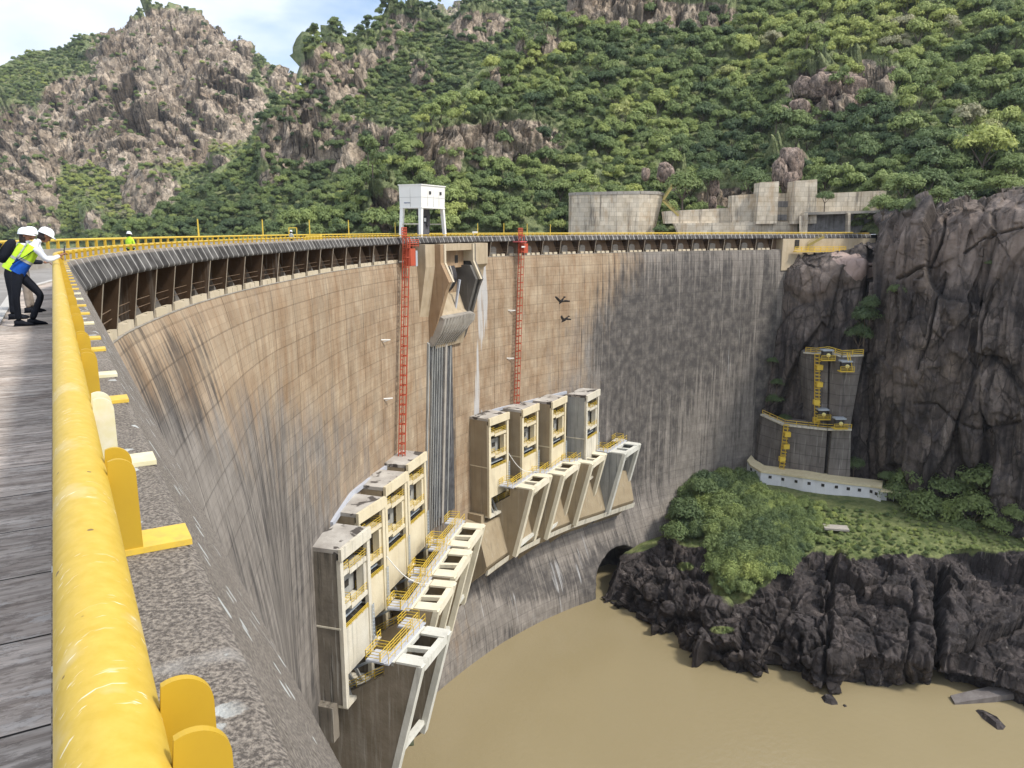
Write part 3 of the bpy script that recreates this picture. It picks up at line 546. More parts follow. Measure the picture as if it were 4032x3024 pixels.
# ================================================================== OUTLETS
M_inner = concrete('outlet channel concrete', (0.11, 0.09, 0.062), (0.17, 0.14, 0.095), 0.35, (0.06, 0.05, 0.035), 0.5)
M_pale = concrete('pale outlet edge concrete', (0.66, 0.60, 0.45), (0.76, 0.70, 0.56), 0.18, (0.3, 0.26, 0.2), 0.5)
M_palegrey = concrete('white grey outlet concrete', (0.56, 0.55, 0.49), (0.68, 0.67, 0.61), 0.3, (0.2, 0.19, 0.16), 0.5)
M_moss = paint('mossy wet rubble', (0.05, 0.06, 0.03), 0.8, 0.8, (0.12, 0.11, 0.09), 2.0)
def make_outlet():
    t = empty('spillway_outlet'); HW = 3.8
    prof = [(0, 0), (-3.9, 0), (-3.9, -1.5), (-8.4, -4.4), (-12.5, -4.6), (-12.5, -19.5), (-9.5, -17.4), (-3.0, -11.6)]
    for s in (1, -1):
        q = [[Vector((s * HW - (.85 if e else 0) * s, y, z)) for y, z in prof] for e in (0, 1)]
        MB().loft(*q).build('pier_wall', M_side, t)
        q = [[Vector((s * HW - k * s, y, z)) for y, z in ((.12, .05), (-.5, .05), (-3.5, -11.6), (-2.85, -11.8))] for k in (-.04, .89)]
        MB().loft(*q).build('pier_nosing', M_pale, t)
        MB().box((s * (HW - .85), -1.35, .10), (1.7, 2.6, .22)).build('corner_slab', M_pale, t)
    MB().box((0, -.35, -.35), (2 * HW - 1.8, .62, .9)).build('front_beam', M_pale, t)
    MB().bar((.25, -.5, -.1), (.55, -2.85, -.1), .55, .45).build('cross_beam', M_pale, t)
    MB().box((0, -2.95, -.12), (2 * HW, .3, .45)).build('rear_beam', M_pale, t)
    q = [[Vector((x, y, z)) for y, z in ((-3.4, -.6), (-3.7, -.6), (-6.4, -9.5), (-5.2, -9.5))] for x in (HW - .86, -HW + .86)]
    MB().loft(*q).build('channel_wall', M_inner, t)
    q = [[Vector((x, y, z)) for y, z in ((-.75, -.8), (-1.0, -.8), (-2.6, -3.0), (-2.3, -3.1))] for x in (HW - .87, -HW + .87)]
    MB().loft(*q).build('deflector', M_pale, t)
    MB().bar((HW - .5, -3.6, -10.9), (-HW + .5, -3.1, -10.4), .6, .5).build('sill_beam', M_palegrey, t)
    m = MB(); rr = random.Random(3)
    for k in range(16): m.box((rr.uniform(-2.6, 2.6), rr.uniform(-5.4, -4.0), rr.uniform(-12.6, -10.6)), (rr.uniform(.5, 1.4), rr.uniform(.5, 1.2), rr.uniform(.4, 1.0)), rr.random() * 3, rr.random(), rr.random())
    tag(m.build('rubble', M_moss, t), kind='stuff')
    w_ = MB().box((0, -3.5, .12), (2 * HW + 1.4, .9, .16)).build('service_walkway', M_plat, t)
    MB().rail([(HW + .6, -3.92, .2), (-HW - .6, -3.92, .2)], 1.0, .05, 1.5).build('walkway_rail', M_yrail, w_)
    MB().rail([(HW + .6, -3.1, .2), (-HW - .6, -3.1, .2)], 1.0, .045, 1.5, 2).build('walkway_rail', M_yrail, w_)
    for x in (HW - .4, -HW + .1):
        p = MB().box((x, -4.5, .16), (2.2, 1.9, .18)).build('platform', M_plat, t)
        MB().rail([(x + 1.1, -3.95, .25), (x + 1.1, -5.45, .25), (x - 1.1, -5.45, .25), (x - 1.1, -3.95, .25)], 1.0, .05, 1.1).build('platform_rail', M_yrail, p)
    MB().bar((HW - 1.1, -4.4, .0), (HW - 2.2, -9.4, -3.4), .22).build('bridge_girder', M_steel, t)
    b = MB().bar((-HW + 1.6, -4.6, -1.6), (-HW + 1.2, -9.0, -3.8), .9, .2).build('gangway', M_sidegrey, t)
    MB().rail([(-HW + 2.0, -4.6, -1.5), (-HW + 1.6, -9.0, -3.7)], .9, .06, 1.2).build('gangway_rail', M_yrail, b)
    MB().rail([(HW - .4, -4.1, -1.6), (HW - .4, -8.2, -4.2)], .9, .06, 1.2).build('wall_rail', M_yrail, t)
    m = MB()
    for x, z in ((2.2, -5.5), (0.6, -4.6), (-1.2, -5.8)): m.bar((x, -9.5, z), (x - 1.6, -5.4, z + 1.2), .35)
    m.box((-.6, -7.6, -6.3), (5.6, 3.4, .3)); m.build('gate_arm', M_sidegrey, t)
    return t
OB = [((1659, 2632), (1775, 2487)), ((1723, 2411), (1795, 2295)), ((1789, 2279), (1859, 2171)), ((1839, 2167), (1913, 2063)), ((2096, 1931), (2174, 1874)), ((2217, 1877), (2288, 1822)), ((2331, 1831), (2389, 1788)), ((2460, 1791), (2523, 1749))]
OL = ['grey white edged spillway outlet, lowest of the left four, tall brown stained side wall', 'cream spillway outlet second from the bottom of the left four', 'cream spillway outlet third from the bottom of the left four', 'cream spillway outlet topmost of the left four, its railing against the brown wall',
      'cream spillway outlet with the widest brown side wall, first of the right four', 'cream spillway outlet second of the right four', 'cream spillway outlet third of the right four, brown rust on its side', 'pale grey spillway outlet, last of the right four under the grey gate house']
outlet0 = make_outlet(); outs = [outlet0] + [copy_tree(outlet0) for _ in range(7)]
for o, (pl, pr), lb in zip(outs, OB, OL):
    c, rz, wd = frame_from(pl, pr, -40.1); place(o, c, rz, min(max(wd, 6.8), 8.2) / 7.6); tag(o, lb, 'spillway outlet', 'spillway outlets low on the dam face')
recolor(outs[0], {M_side: concrete('dark stained outlet concrete', (0.17, 0.14, 0.10), (0.25, 0.21, 0.16), 0.6, (0.35, 0.32, 0.27), 0.5), M_pale: M_palegrey}); recolor(outs[7], {M_side: M_sidegrey, M_pale: M_palegrey})
# sloping concrete body that carries the right four
def corbel(px0, px1, name):
    m = MB(); A = np.linspace(px0, px1, 13)
    prof = [(-1, -45), (3.5, -45.5), (5.0, -51.2), (4.6, -52.0), (0, -56.5), (-1, -56.5)]
    for a0, a1 in zip(A[:-1], A[1:]):
        q = [[Vector(pol(a, float(rdam(a)) - r, z)) for r, z in prof] for a in (a0, a1)]; m.loft(*q)
    m.build(name, M_side, dam)
    m = MB()
    for a0, a1 in zip(A[:-1], A[1:]):
        q = [[Vector(pol(a, float(rdam(a)) - r, z)) for r, z in ((4.9, -51.9), (5.3, -51.6), (5.1, -52.6), (4.7, -52.6))] for a in (a0, a1)]; m.loft(*q)
    m.build('ledge_strip', M_creamdirty, dam)
corbel(151.5, 132.3, 'outlet_corbel'); corbel(169.5, 156, 'outlet_corbel')

# ================================================================== RED LADDERS
def red_ladder(top, low, hut, label, px_w):
    a0, z0 = on_r(*top, -0.55); a1, z1 = on_r(*low, -0.75)
    P0 = Vector(pol(a0, float(rdam(a0)) - .62, -0.9)); P1 = Vector(pol(a1, float(rdam(a1)) - .75, z1)); d = (P1 - P0)
    t = empty('red_ladder', P1, label, 'ladder', 'red ladders on the dam face')
    a = R_((a0 + a1) / 2); tx = Vector((-math.sin(a), math.cos(a), 0)); inn = Vector((-math.cos(a), -math.sin(a), 0)); n = int(d.length / 0.62)
    for s in (1, -1): MB().bar(P0 + tx * px_w * s, P1 + tx * px_w * s, .10).build('stile', M_red, t)
    for k in range(n):
        p = P0.lerp(P1, (k + .5) / n); MB().bar(p + tx * px_w, p - tx * px_w, .09).build('rung', M_red, t)
    m = MB()
    for k in range(int(d.length / 1.25)):
        p = P0.lerp(P1, k * 1.25 / d.length); pts = [p + tx * px_w, p + tx * px_w * .9 + inn * .55, p + inn * .8, p - tx * px_w * .9 + inn * .55, p - tx * px_w]
        for q0, q1 in zip(pts[:-1], pts[1:]): m.bar(q0, q1, .09, .12)
    for o_ in (tx * px_w * .9 + inn * .55, inn * .8, -tx * px_w * .9 + inn * .55): m.bar(P0 + o_, P1 + o_, .06)
    m.build('safety_cage', M_red, t)
    c = P0 - Vector((0, 0, 1.5)); hw = .95
    if hut:
        b = MB().box(c + inn * .1 - tx * .55 + Vector((0, 0, -.5)), (1.2, 1.2, 1.5), rz=a).build('hut', M_red, t)
        MB().box(c + inn * .1 - tx * -.3 + Vector((0, 0, .55)), (1.5, 1.9, .16), rz=a).build('hut_roof', paint('faded pink red roof', (0.62, 0.12, 0.12), .5), t)
        MB().box(c + inn * .8 + tx * .35 + Vector((0, 0, -.25)), (.05, 1.0, .22), rz=a).build('white_plate', M_white, t)
    else:
        b = MB(); q0 = c + inn * .2 - tx * .9
        b.box(q0 + Vector((0, 0, -1.0)), (1.0, 1.4, 2.2), rz=a); b.build('cage_hut', M_red, t)
        MB().rail([q0 + tx * 1.6 + inn * .6 + Vector((0, 0, .2)), q0 - tx * 1.4 + inn * .6 + Vector((0, 0, .2))], 1.0, .08, .7, 4).build('cage_rail', M_red, t)
        MB().box(q0 - tx * 1.1 + Vector((0, 0, -1.2)), (.9, .5, 2.0), rz=a).build('grey_cabinet', M_steel, t)
    MB().rail([P0 - tx * .6 + Vector((0, 0, -.1)), P0 + tx * .6 + Vector((0, 0, -.1))], 1.3, .12, .4, 4).build('top_gate', M_red, t)
    if hut: MB().box(P1 + inn * .3 - tx * .3 + Vector((0, 0, -.2)), (1.3, 1.3, 1.2), rz=a).build('foot_cage', M_red, t)
red_ladder((1593, 1045), (1573, 1850), False, 'long orange red caged ladder hanging to the third roof of the left gate houses', .33)
red_ladder((2048, 1016), (2020, 1890), True, 'long orange red caged ladder with a pink roofed hut, standing beside the right gate houses', .40)

# ---- small brackets standing off the wall, cables, birds
for i, (x, y, lb) in enumerate(((1500, 1338, 'white steel bracket arm left of the first red ladder, upper one'), (1510, 1570, 'white steel bracket arm beside the first red ladder, lower one'), (2000, 1221, 'white steel bracket arm beside the second red ladder, upper one'), (1995, 1410, 'white steel bracket arm beside the second red ladder, lower one'))):
    a, z = on_r(x, y); Rf = float(rdam(a)); p = Vector(pol(a, Rf, z)); q = Vector(pol(a - .55, Rf - .6, z - .12)); b = empty('bracket_arm', p, lb, 'bracket', 'bracket arms on the dam face')
    MB().bar(p, q, .12).bar(Vector(pol(a - .2, Rf, z - .35)), q, .08).build('arm', M_white, b)
def cable(p0, p1, lb):
    n = 14; m = MB(); P = [p0.lerp(p1, k / n) - Vector((0, 0, 1.0 * math.sin(math.pi * k / n))) for k in range(n + 1)]
    for a, b in zip(P[:-1], P[1:]): m.cyl(a, b, .055, n=6, cap=False)
    tag(m.build('cable', M_white, loc=p0), lb, 'cable', 'white cables above the outlets')
cable(Vector(on_z(1522, 2190, -36.0)), Vector(on_z(1690, 2300, -39.6)), 'white cable slung from a left gate house down to the outlet platforms')
cable(Vector(on_z(2001, 1782, -33.6)), Vector(on_z(2095, 1857, -38.0)), 'white cable slung from a right gate house down to the outlet walkway')
def bird(px, py, Y, s, rz, lb, roll):
    p = Vector(on_y(px, py, Y)); b = empty('bird', p, lb, 'bird', 'dark birds flying over the gorge'); b.rotation_euler = (roll, 0.3, rz)
    v = [(0, .34, 0), (.05, .2, .03), (-.05, .2, .03), (.07, 0, .04), (-.07, 0, .04), (.03, -.25, .02), (-.03, -.25, .02), (.1, -.42, 0), (-.1, -.42, 0), (0, .05, -.07), (0, -.2, -.04), (0, .22, -.03),
         (.32, .12, .13), (.30, -.06, .13), (.66, -.1, .04), (.60, -.2, .04), (-.32, .12, .13), (-.30, -.06, .13), (-.66, -.1, .04), (-.60, -.2, .04)]
    f = [(0, 1, 2), (2, 1, 3, 4), (4, 3, 5, 6), (6, 5, 7, 8), (0, 11, 1), (0, 2, 11), (1, 11, 9, 3), (2, 4, 9, 11), (3, 9, 10, 5), (4, 6, 10, 9), (5, 10, 6), (1, 12, 13, 3), (12, 14, 15, 13), (2, 4, 17, 16), (16, 17, 19, 18)]
    m = MB(); m.add([tuple(s * k for k in q) for q in v], f); me = m.build('bird_body', M_drk); me.parent = b
    so_ = me.modifiers.new('s', 'SOLIDIFY'); so_.thickness = .03 * s; me.name = 'body'
bird(2212, 1185, 34, .62, 0.5, 'black bird in flight, upper one of the pair before the dam face', -.9)
bird(2225, 1258, 34, .62, 0.9, 'black bird in flight, lower one of the pair before the dam face', -.7)
# ================================================================== WATER
def mat_water():
    m, nt, b = newmat('muddy water', 0.09, 0.5); p = wpos(nt)
    base = mix(nt, ramp(nt, N(nt, p, 0.02, 4, 0.5), [(0.35, 0), (0.65, 1)]), (0.27, 0.22, 0.125), (0.315, 0.26, 0.155)); nt.links.new(base, b.inputs['Base Color'])
    bump(nt, b, mth(nt, 'ADD', N(nt, p, 1.1, 5, 0.6), mth(nt, 'MULTIPLY', N(nt, p, 4.0, 3, 0.6), 0.22)), 0.42, 0.12); return m
WZ = -68.0
P = np.stack(np.meshgrid(np.linspace(-260, 700, 40), np.linspace(-500, 330, 36), indexing='ij') + [np.full((40, 36), WZ)], -1)
tag(grid_mesh('river_water', P, mat_water()), kind='structure')
# ================================================================== ROCK AND GROUND MATERIALS
def mat_rock(name, c1, c2, c3, streakamt, veg=None, sc=0.12, wet=None, bs=0.6, bd=0.6):
    m, nt, b = newmat(name, 0.9, 0.2); p = wpos(nt)
    base = mix(nt, ramp(nt, N(nt, p, sc, 7, 0.6), [(0.35, 0), (0.62, 1)]), c1, c2)
    base = mix(nt, ramp(nt, N(nt, p, sc * 2.3, 6, 0.65), [(0.52, 0), (0.70, 0.9)]), base, c3)
    if streakamt:
        s1 = N(nt, p, 0.5, 6, 0.65, (1, 1, 0.06)); base = mix(nt, mth(nt, 'MULTIPLY', ramp(nt, s1, [(0.45, 0), (0.62, 1)]), streakamt), base, (0.028, 0.025, 0.028))
        s2 = N(nt, p, 0.85, 6, 0.7, (1, 1, 0.05)); base = mix(nt, mth(nt, 'MULTIPLY', ramp(nt, s2, [(0.60, 0), (0.72, 1)]), streakamt * 0.75), base, (0.42, 0.38, 0.35))
    d = N(nt, p, sc * 9, 6, 0.7); base = mix(nt, ramp(nt, d, [(0.38, 0.55), (0.52, 0)]), base, mix(nt, 0.75, base, (0.02, 0.018, 0.018)))
    mpv = nt.nodes.new('ShaderNodeMapping'); mpv.inputs['Scale'].default_value = (1, 1, 0.35); nt.links.new(p, mpv.inputs['Vector']); dnv = nt.nodes.new('ShaderNodeVectorMath'); dnv.operation = 'ADD'; nzv = nt.nodes.new('ShaderNodeTexNoise'); nzv.inputs['Scale'].default_value = sc * 5; nt.links.new(p, nzv.inputs['Vector']); nt.links.new(mpv.outputs[0], dnv.inputs[0]); scv = nt.nodes.new('ShaderNodeVectorMath'); scv.operation = 'SCALE'; scv.inputs['Scale'].default_value = 0.06 / sc; nt.links.new(nzv.outputs['Color'], scv.inputs[0]); nt.links.new(scv.outputs[0], dnv.inputs[1])
    vc = nt.nodes.new('ShaderNodeTexVoronoi'); vc.inputs['Scale'].default_value = sc * 5; nt.links.new(dnv.outputs[0], vc.inputs['Vector']); ve = nt.nodes.new('ShaderNodeTexVoronoi'); ve.feature = 'DISTANCE_TO_EDGE'; ve.inputs['Scale'].default_value = sc * 5; nt.links.new(dnv.outputs[0], ve.inputs['Vector'])
    base = mix(nt, 0.6, base, ramp(nt, vc.outputs['Color'], [(0.1, 0.4), (0.9, 1.75)]), 'MULTIPLY'); base = mix(nt, mth(nt, 'MULTIPLY', ramp(nt, ve.outputs['Distance'], [(0.0, 1), (0.02, 0.8), (0.06, 0)]), ramp(nt, N(nt, p, sc * 2, 3), [(0.4, 0.0), (0.6, 0.75)])), base, (0.02, 0.017, 0.016))
    ao = attr(nt, 'crack').outputs['Fac']; base = mix(nt, mth(nt, 'MULTIPLY', ao, 0.9), base, (0.022, 0.018, 0.016))
    if veg:
        vg = attr(nt, 'veg').outputs['Fac']; gcol = mix(nt, ramp(nt, N(nt, p, 0.5, 6, 0.7), [(0.35, 0), (0.65, 1)]), veg[0], veg[1])
        f = ramp(nt, mth(nt, 'ADD', vg, mth(nt, 'MULTIPLY', mth(nt, 'SUBTRACT', N(nt, p, 0.22, 6, 0.7), 0.5), 0.7)), [(0.42, 0), (0.56, 1)]); base = mix(nt, f, base, gcol)
    nt.links.new(base, b.inputs['Base Color'])
    bump(nt, b, mth(nt, 'ADD', mth(nt, 'ADD', N(nt, p, sc * 4, 7, 0.65), mth(nt, 'MULTIPLY', vc.outputs['Distance'], -0.5)), mth(nt, 'MULTIPLY', N(nt, p, sc * 18, 5, 0.65), 0.3)), bs, bd); return m
M_hill = mat_rock('hill granite and scrub', (0.37, 0.285, 0.205), (0.55, 0.455, 0.355), (0.25, 0.205, 0.165), 0.35, veg=((0.13, 0.165, 0.075), (0.28, 0.31, 0.15)), sc=0.05, bs=1.0, bd=3.0)
M_cliff = mat_rock('dark streaked cliff granite', (0.10, 0.083, 0.075), (0.18, 0.15, 0.132), (0.065, 0.058, 0.057), 0.8, veg=((0.03, 0.045, 0.015), (0.06, 0.08, 0.03)), sc=0.10)
M_shore = mat_rock('black shore granite', (0.045, 0.039, 0.038), (0.092, 0.076, 0.070), (0.026, 0.024, 0.025), 0.5, veg=((0.075, 0.105, 0.035), (0.20, 0.215, 0.09)), sc=0.16, bs=0.8, bd=0.5)
M_boulder = mat_rock('brown granite boulder', (0.24, 0.175, 0.135), (0.36, 0.28, 0.23), (0.14, 0.11, 0.10), 0.4, sc=0.3)

def rows_patch(name, rows, n_u, n_v, mat, disp, spec='Y', veg=None, kind='structure', smoothv=True, px_rng=None, extra=None, crackw=1.0, label=None, cat=None):
    """surface through control rows of (px, py, Y or z); disp(P) -> outward displacement in metres"""
    px0, px1 = px_rng; u = np.linspace(px0, px1, n_u); R = []
    for row in rows:
        r = np.array(row, float); y = np.interp(u, r[:, 0], r[:, 1]); q = np.interp(u, r[:, 0], r[:, 2]); d = ray(u, y)
        R.append(d * (q / (d[:, 1] if spec == 'Y' else d[:, 2]))[:, None])
    R = np.array(R); t = np.linspace(0, len(R) - 1, n_v); i = np.clip(t.astype(int), 0, len(R) - 2); f = (t - i)[:, None, None]
    P = R[i] * (1 - f) + R[i + 1] * f; P = P.transpose(1, 0, 2)
    n = normals(P); n = n * np.where((n * P).sum(-1, keepdims=True) > 0, -1, 1)
    h, cr = disp(P, n); P2 = P + n * h[..., None]; px, py = proj(P2)
    at = {'crack': np.clip(cr, 0, 1) * crackw, 'veg': veg(px, py, P2) if veg else np.zeros_like(px)}
    o = grid_mesh(name, P2, mat, at, smooth=True); tag(o, label, cat, kind=kind); return o, P2, n
def block_disp(sx, amp, fine=0.22, warp=0.30, seed=0, zs=0.55, tilt=1.5, groove=0.16, third=True):
    """jointed granite: tilted flat faces at several sizes, thin dark joints between them"""
    def f(P, n):
        Q = P.copy(); Q[..., 2] *= zs; W = np.stack([fbm(Q / sx * 0.7, 3, seed + k) for k in (1, 2, 3)], -1)
        d1, d2, i1, t1 = worley(Q / sx + W * warp * 2, seed); g = d2 - d1; h = (i1 - 0.5) * amp * 1.2 + t1 * amp * tilt - amp * groove * np.exp(-g / 0.035)
        e1, e2, j1, t2 = worley(Q / sx * 2.6 + W * warp * 3, seed + 31); k = e2 - e1; h = h + (j1 - 0.5) * amp * 0.42 + t2 * amp * tilt * 0.36 - amp * groove * 0.3 * np.exp(-k / 0.05); c3 = 0
        if third:
            f1, f2, l1, t3 = worley(Q / sx * 6.1 + W * 1.2, seed + 61); h = h + (l1 - 0.5) * amp * 0.16 + t3 * amp * tilt * 0.2; c3 = 0.35 * np.exp(-(f2 - f1) / 0.05)
        h = h + amp * fine * fbm(P / sx * 7, 4, seed + 7) + amp * 0.5 * fbm(P / sx * 0.35, 3, seed + 11)
        return h, np.maximum(np.maximum(np.exp(-g / 0.03), 0.6 * np.exp(-k / 0.035)), c3)
    return f

# ------------------------------------------------------------------ hills
def hill_rows(sky, base_y, Y0, slope, nrow=5, prof=None):
    """rows between a base line and the skyline; depth grows with the height of a slope of given steepness"""
    sky = np.array(sky, float); u = sky[:, 0]; by = np.interp(u, [p[0] for p in base_y], [p[1] for p in base_y]); y0 = np.interp(u, [p[0] for p in Y0], [p[1] for p in Y0]); out = []
    for k in range(nrow):
        t = k / (nrow - 1); y = by * (1 - t) + sky[:, 1] * t; s = np.maximum((906 - y) / 3050, -0.02); Y = y0 / (1 - np.minimum(s / slope, 0.72))
        out.append(np.stack([u, y, Y], -1))
    last = out[-1].copy(); last[:, 2] *= 1.2; last[:, 1] += 70; out.append(last)
    return out
SK1 = [(-500, 420), (-200, 300), (0, 238), (110, 180), (250, 168), (330, 122), (430, 102), (520, 100), (560, 62), (620, 44), (700, 42), (780, 78), (850, 120), (920, 180), (1000, 218), (1060, 240), (1120, 272), (1190, 335), (1260, 430), (1400, 560)]
SK2 = [(-600, 990), (200, 985), (350, 930), (500, 890), (640, 820), (770, 740), (870, 655), (960, 590), (1040, 520), (1110, 440), (1180, 335), (1230, 215), (1275, 190), (1340, 145), (1450, 112), (1520, 68), (1560, 48), (1660, 62), (1720, 55), (1800, 45), (1900, 10), (2050, -20), (2200, -80), (2600, -300)]
SK0 = [(1300, 200), (1500, 90), (1620, 45), (1760, 40), (1830, 5), (1900, -6), (1960, 6), (2030, 18), (2120, 2), (2250, -60), (2700, -200)]
SK3 = [(-600, 1000), (600, 990), (900, 960), (1100, 925), (1240, 880), (1360, 800), (1480, 700), (1560, 640), (1640, 560), (1720, 480), (1800, 400), (1900, 300), (2000, 235), (2120, 160), (2260, 60), (2400, -20), (2600, -120), (3000, -260), (3600, -420), (4400, -600)]
rock1 = [(620, 140, 170, 100), (680, 230, 330, 190), (860, 420, 190, 150), (520, 330, 150, 190), (330, 480, 190, 190), (640, 500, 190, 160), (500, 620, 120, 90), (60, 660, 190, 260), (605, 770, 125, 95), (1110, 310, 80, 55), (160, 520, 120, 90), (880, 680, 55, 60), (380, 120, 90, 22), (200, 900, 60, 40), (390, 900, 40, 60), (720, 600, 120, 50)]
rock2 = [(1290, 330, 90, 130), (1390, 330, 60, 90), (1180, 500, 110, 110), (1080, 560, 70, 90), (1530, 190, 60, 60), (1460, 240, 60, 50), (1400, 560, 130, 90), (1540, 590, 60, 90), (1590, 95, 90, 40), (1660, 300, 50, 60), (1300, 200, 60, 40), (1230, 600, 120, 60), (1350, 620, 90, 60), (1060, 700, 70, 30), (1850, 130, 90, 50), (1900, 90, 110, 50)]
rock3 = [(1830, 560, 140, 70), (2020, 555, 190, 95), (1930, 620, 80, 60), (1700, 590, 60, 60), (1760, 660, 70, 50), (1530, 800, 50, 60), (1490, 850, 50, 60), (2450, 50, 330, 70), (2750, 60, 160, 60), (1980, 320, 60, 30), (2130, 190, 90, 60), (3230, 370, 150, 110), (3420, 340, 110, 90), (3060, 720, 40, 60), (3110, 640, 70, 70), (2640, 740, 60, 60), (2880, 790, 170, 60), (3500, 300, 60, 40), (3370, 260, 70, 50)]
def vegf(rocks, nz=0.035, amt=1.0):
    def f(px, py, P):
        n1 = fbm(P * nz, 4, 77); return 1.0 - ell(px + n1 * 60, py + n1 * 45, rocks, 0.5) * amt
    return f
def shelf_disp(sx, amp, seed, rocks, und=6.0):
    bd = block_disp(sx, amp, seed=seed, zs=0.5)
    def f(P, n):
        px, py = proj(P); n1 = fbm(P / sx * 0.4, 4, seed + 3); mask = ell(px + n1 * 50, py + n1 * 40, rocks, 0.5); h, c = bd(P, n)
        return und * fbm(P / (sx * 7), 4, seed + 5) * 2 + h * (0.15 + 0.85 * mask) + mask * amp * 0.8, c * mask
    return f
def hill(name, sky, base, Y0, slope, nu, nv, rocks, sx, amp, und, rng_, seed):
    return rows_patch(name, hill_rows(sky, base, Y0, slope), nu, nv, M_hill, shelf_disp(sx, amp, seed, rocks, und), veg=vegf(rocks), px_rng=rng_)
H0 = hill('far_brown_hill', SK0, [(1200, 400), (2700, 300)], [(1200, 700), (2700, 700)], 1.2, 260, 90, [(1900, 40, 300, 60, .55)], 22, 10, 5, (1350, 2500), 3)
H1 = hill('left_mountain', [(a, b + 26) for a, b in SK1], [(-500, 1010), (1400, 960)], [(-500, 520), (600, 520), (1400, 560)], 0.72, 620, 460, rock1, 30, 10, 2.6, (-400, 1400), 11)
H2 = hill('middle_ridge', [(a, b + 22) for a, b in SK2], [(-600, 1020), (2600, 950)], [(-600, 330), (1200, 330), (2600, 330)], 0.72, 520, 330, rock2, 17, 7, 2.5, (-300, 2500), 21)
H3 = hill('forested_slope', SK3, [(-600, 1020), (1500, 960), (4400, 960)], [(-600, 205), (1500, 205), (2300, 215), (3000, 212), (3500, 185), (4400, 175)], 0.80, 760, 420, rock3, 9, 5.5, 3.0, (1000, 4300), 31)

# ------------------------------------------------------------------ right cliff
def CY(px, add=0.0):
    """depth of the cliff's plan line at a column"""
    d = ray(px, 1500.0); A = np.array([57., 167.5]); D = np.array([.81, -.59]); k, s = np.linalg.solve(np.array([[d[0], -D[0]], [d[1], -D[1]]]), A); return d[1] * k + add
cpx = [2880, 2980, 3060, 3130, 3220, 3320, 3430, 3480, 3560, 3650, 3750, 3870, 4000, 4150, 4350]
bulge = [1.0, 1.0, 0.5, 0.2, 0.0, 1.0, 3.0, -1.0, -4.0, -5.0, -5.0, -4.0, -5.0, -7.0, -8.0]
def crow(ys, add): return [(p, y, CY(p, b + add)) for p, y, b in zip(cpx, ys, bulge)]
top = [990, 990, 990, 985, 990, 975, 950, 885, 880, 850, 825, 795, 765, 745, 725]
base = [1860, 1900, 1930, 1945, 1960, 1980, 2000, 2010, 2020, 2040, 2050, 2060, 2070, 2080, 2100]
lerp = lambda t, off=0: [b + (a - b) * t for a, b in zip(top, base)]
cl_rows = [crow([b + 60 for b in base], -6), crow(base, -4), crow(lerp(.3), -1.5), crow(lerp(.55), 0), crow(lerp(.8), 1.5), crow(lerp(.93), 3), crow(top, 6), crow([t - 6 for t in top], 20), crow([t - 20 for t in top], 48)]
cdisp0 = block_disp(12, 2.4, seed=51, zs=0.34, warp=0.3, fine=0.16, groove=.10)
def cdisp(P, n):
    h, c = cdisp0(P, n); px, py = proj(P)
    n1 = fbm(P * 0.15, 4, 91); w1 = n1 * 22
    # the deep cleft beside the deck and the long slanting joints of the photograph
    def seam(pts, wd, dp):
        best = np.full_like(px, 9e9)
        for (x0, y0), (x1, y1) in zip(pts[:-1], pts[1:]):
            t = np.clip(((px + w1 - x0) * (x1 - x0) + (py - y0) * (y1 - y0)) / ((x1 - x0) ** 2 + (y1 - y0) ** 2), 0, 1); best = np.minimum(best, np.hypot(px + w1 - x0 - t * (x1 - x0), py - y0 - t * (y1 - y0)))
        e = np.exp(-(best / wd) ** 2); return -dp * e, e
    cr = c
    for pts, wd, dp in ((((3450, 900), (3440, 1010), (3440, 1100), (3425, 1180), (3400, 1260), (3385, 1350)), 15, 5.0), (((3710, 860), (3700, 960), (3670, 1050), (3560, 1100)), 6, 1.4), (((3405, 1390), (3380, 1500), (3350, 1600), (3340, 1680)), 6, 1.5), (((3720, 1100), (3690, 1250), (3650, 1380), (3640, 1450)), 5, 1.2),
                        (((3800, 1000), (3860, 960), (3960, 920), (4040, 900)), 5, .8), (((3520, 1150), (3500, 1300), (3470, 1420), (3440, 1600)), 5, .9), (((3600, 1590), (3680, 1590), (3760, 1660), (3850, 1690), (4032, 1660)), 5, .7), (((3950, 1100), (3900, 1200), (3890, 1400)), 5, .8)):
        a, e = seam(pts, wd, dp); h = h + a; cr = np.maximum(cr, e * 0.9)
    pale = ell(px + w1, py, [(3330, 1060, 100, 50), (3200, 1110, 90, 60)], .4)
    return h * np.where(px < 3430, 0.6, 1.0) + pale * 1.2, cr * 0.8
CL = rows_patch('right_cliff', cl_rows, 560, 420, M_cliff, cdisp, px_rng=(2900, 4330), veg=lambda px, py, P: ell(px, py, [(3030, 1500, 25, 60, .35), (3560, 800, 80, 40, .6), (3900, 730, 200, 30, .55)], .6))
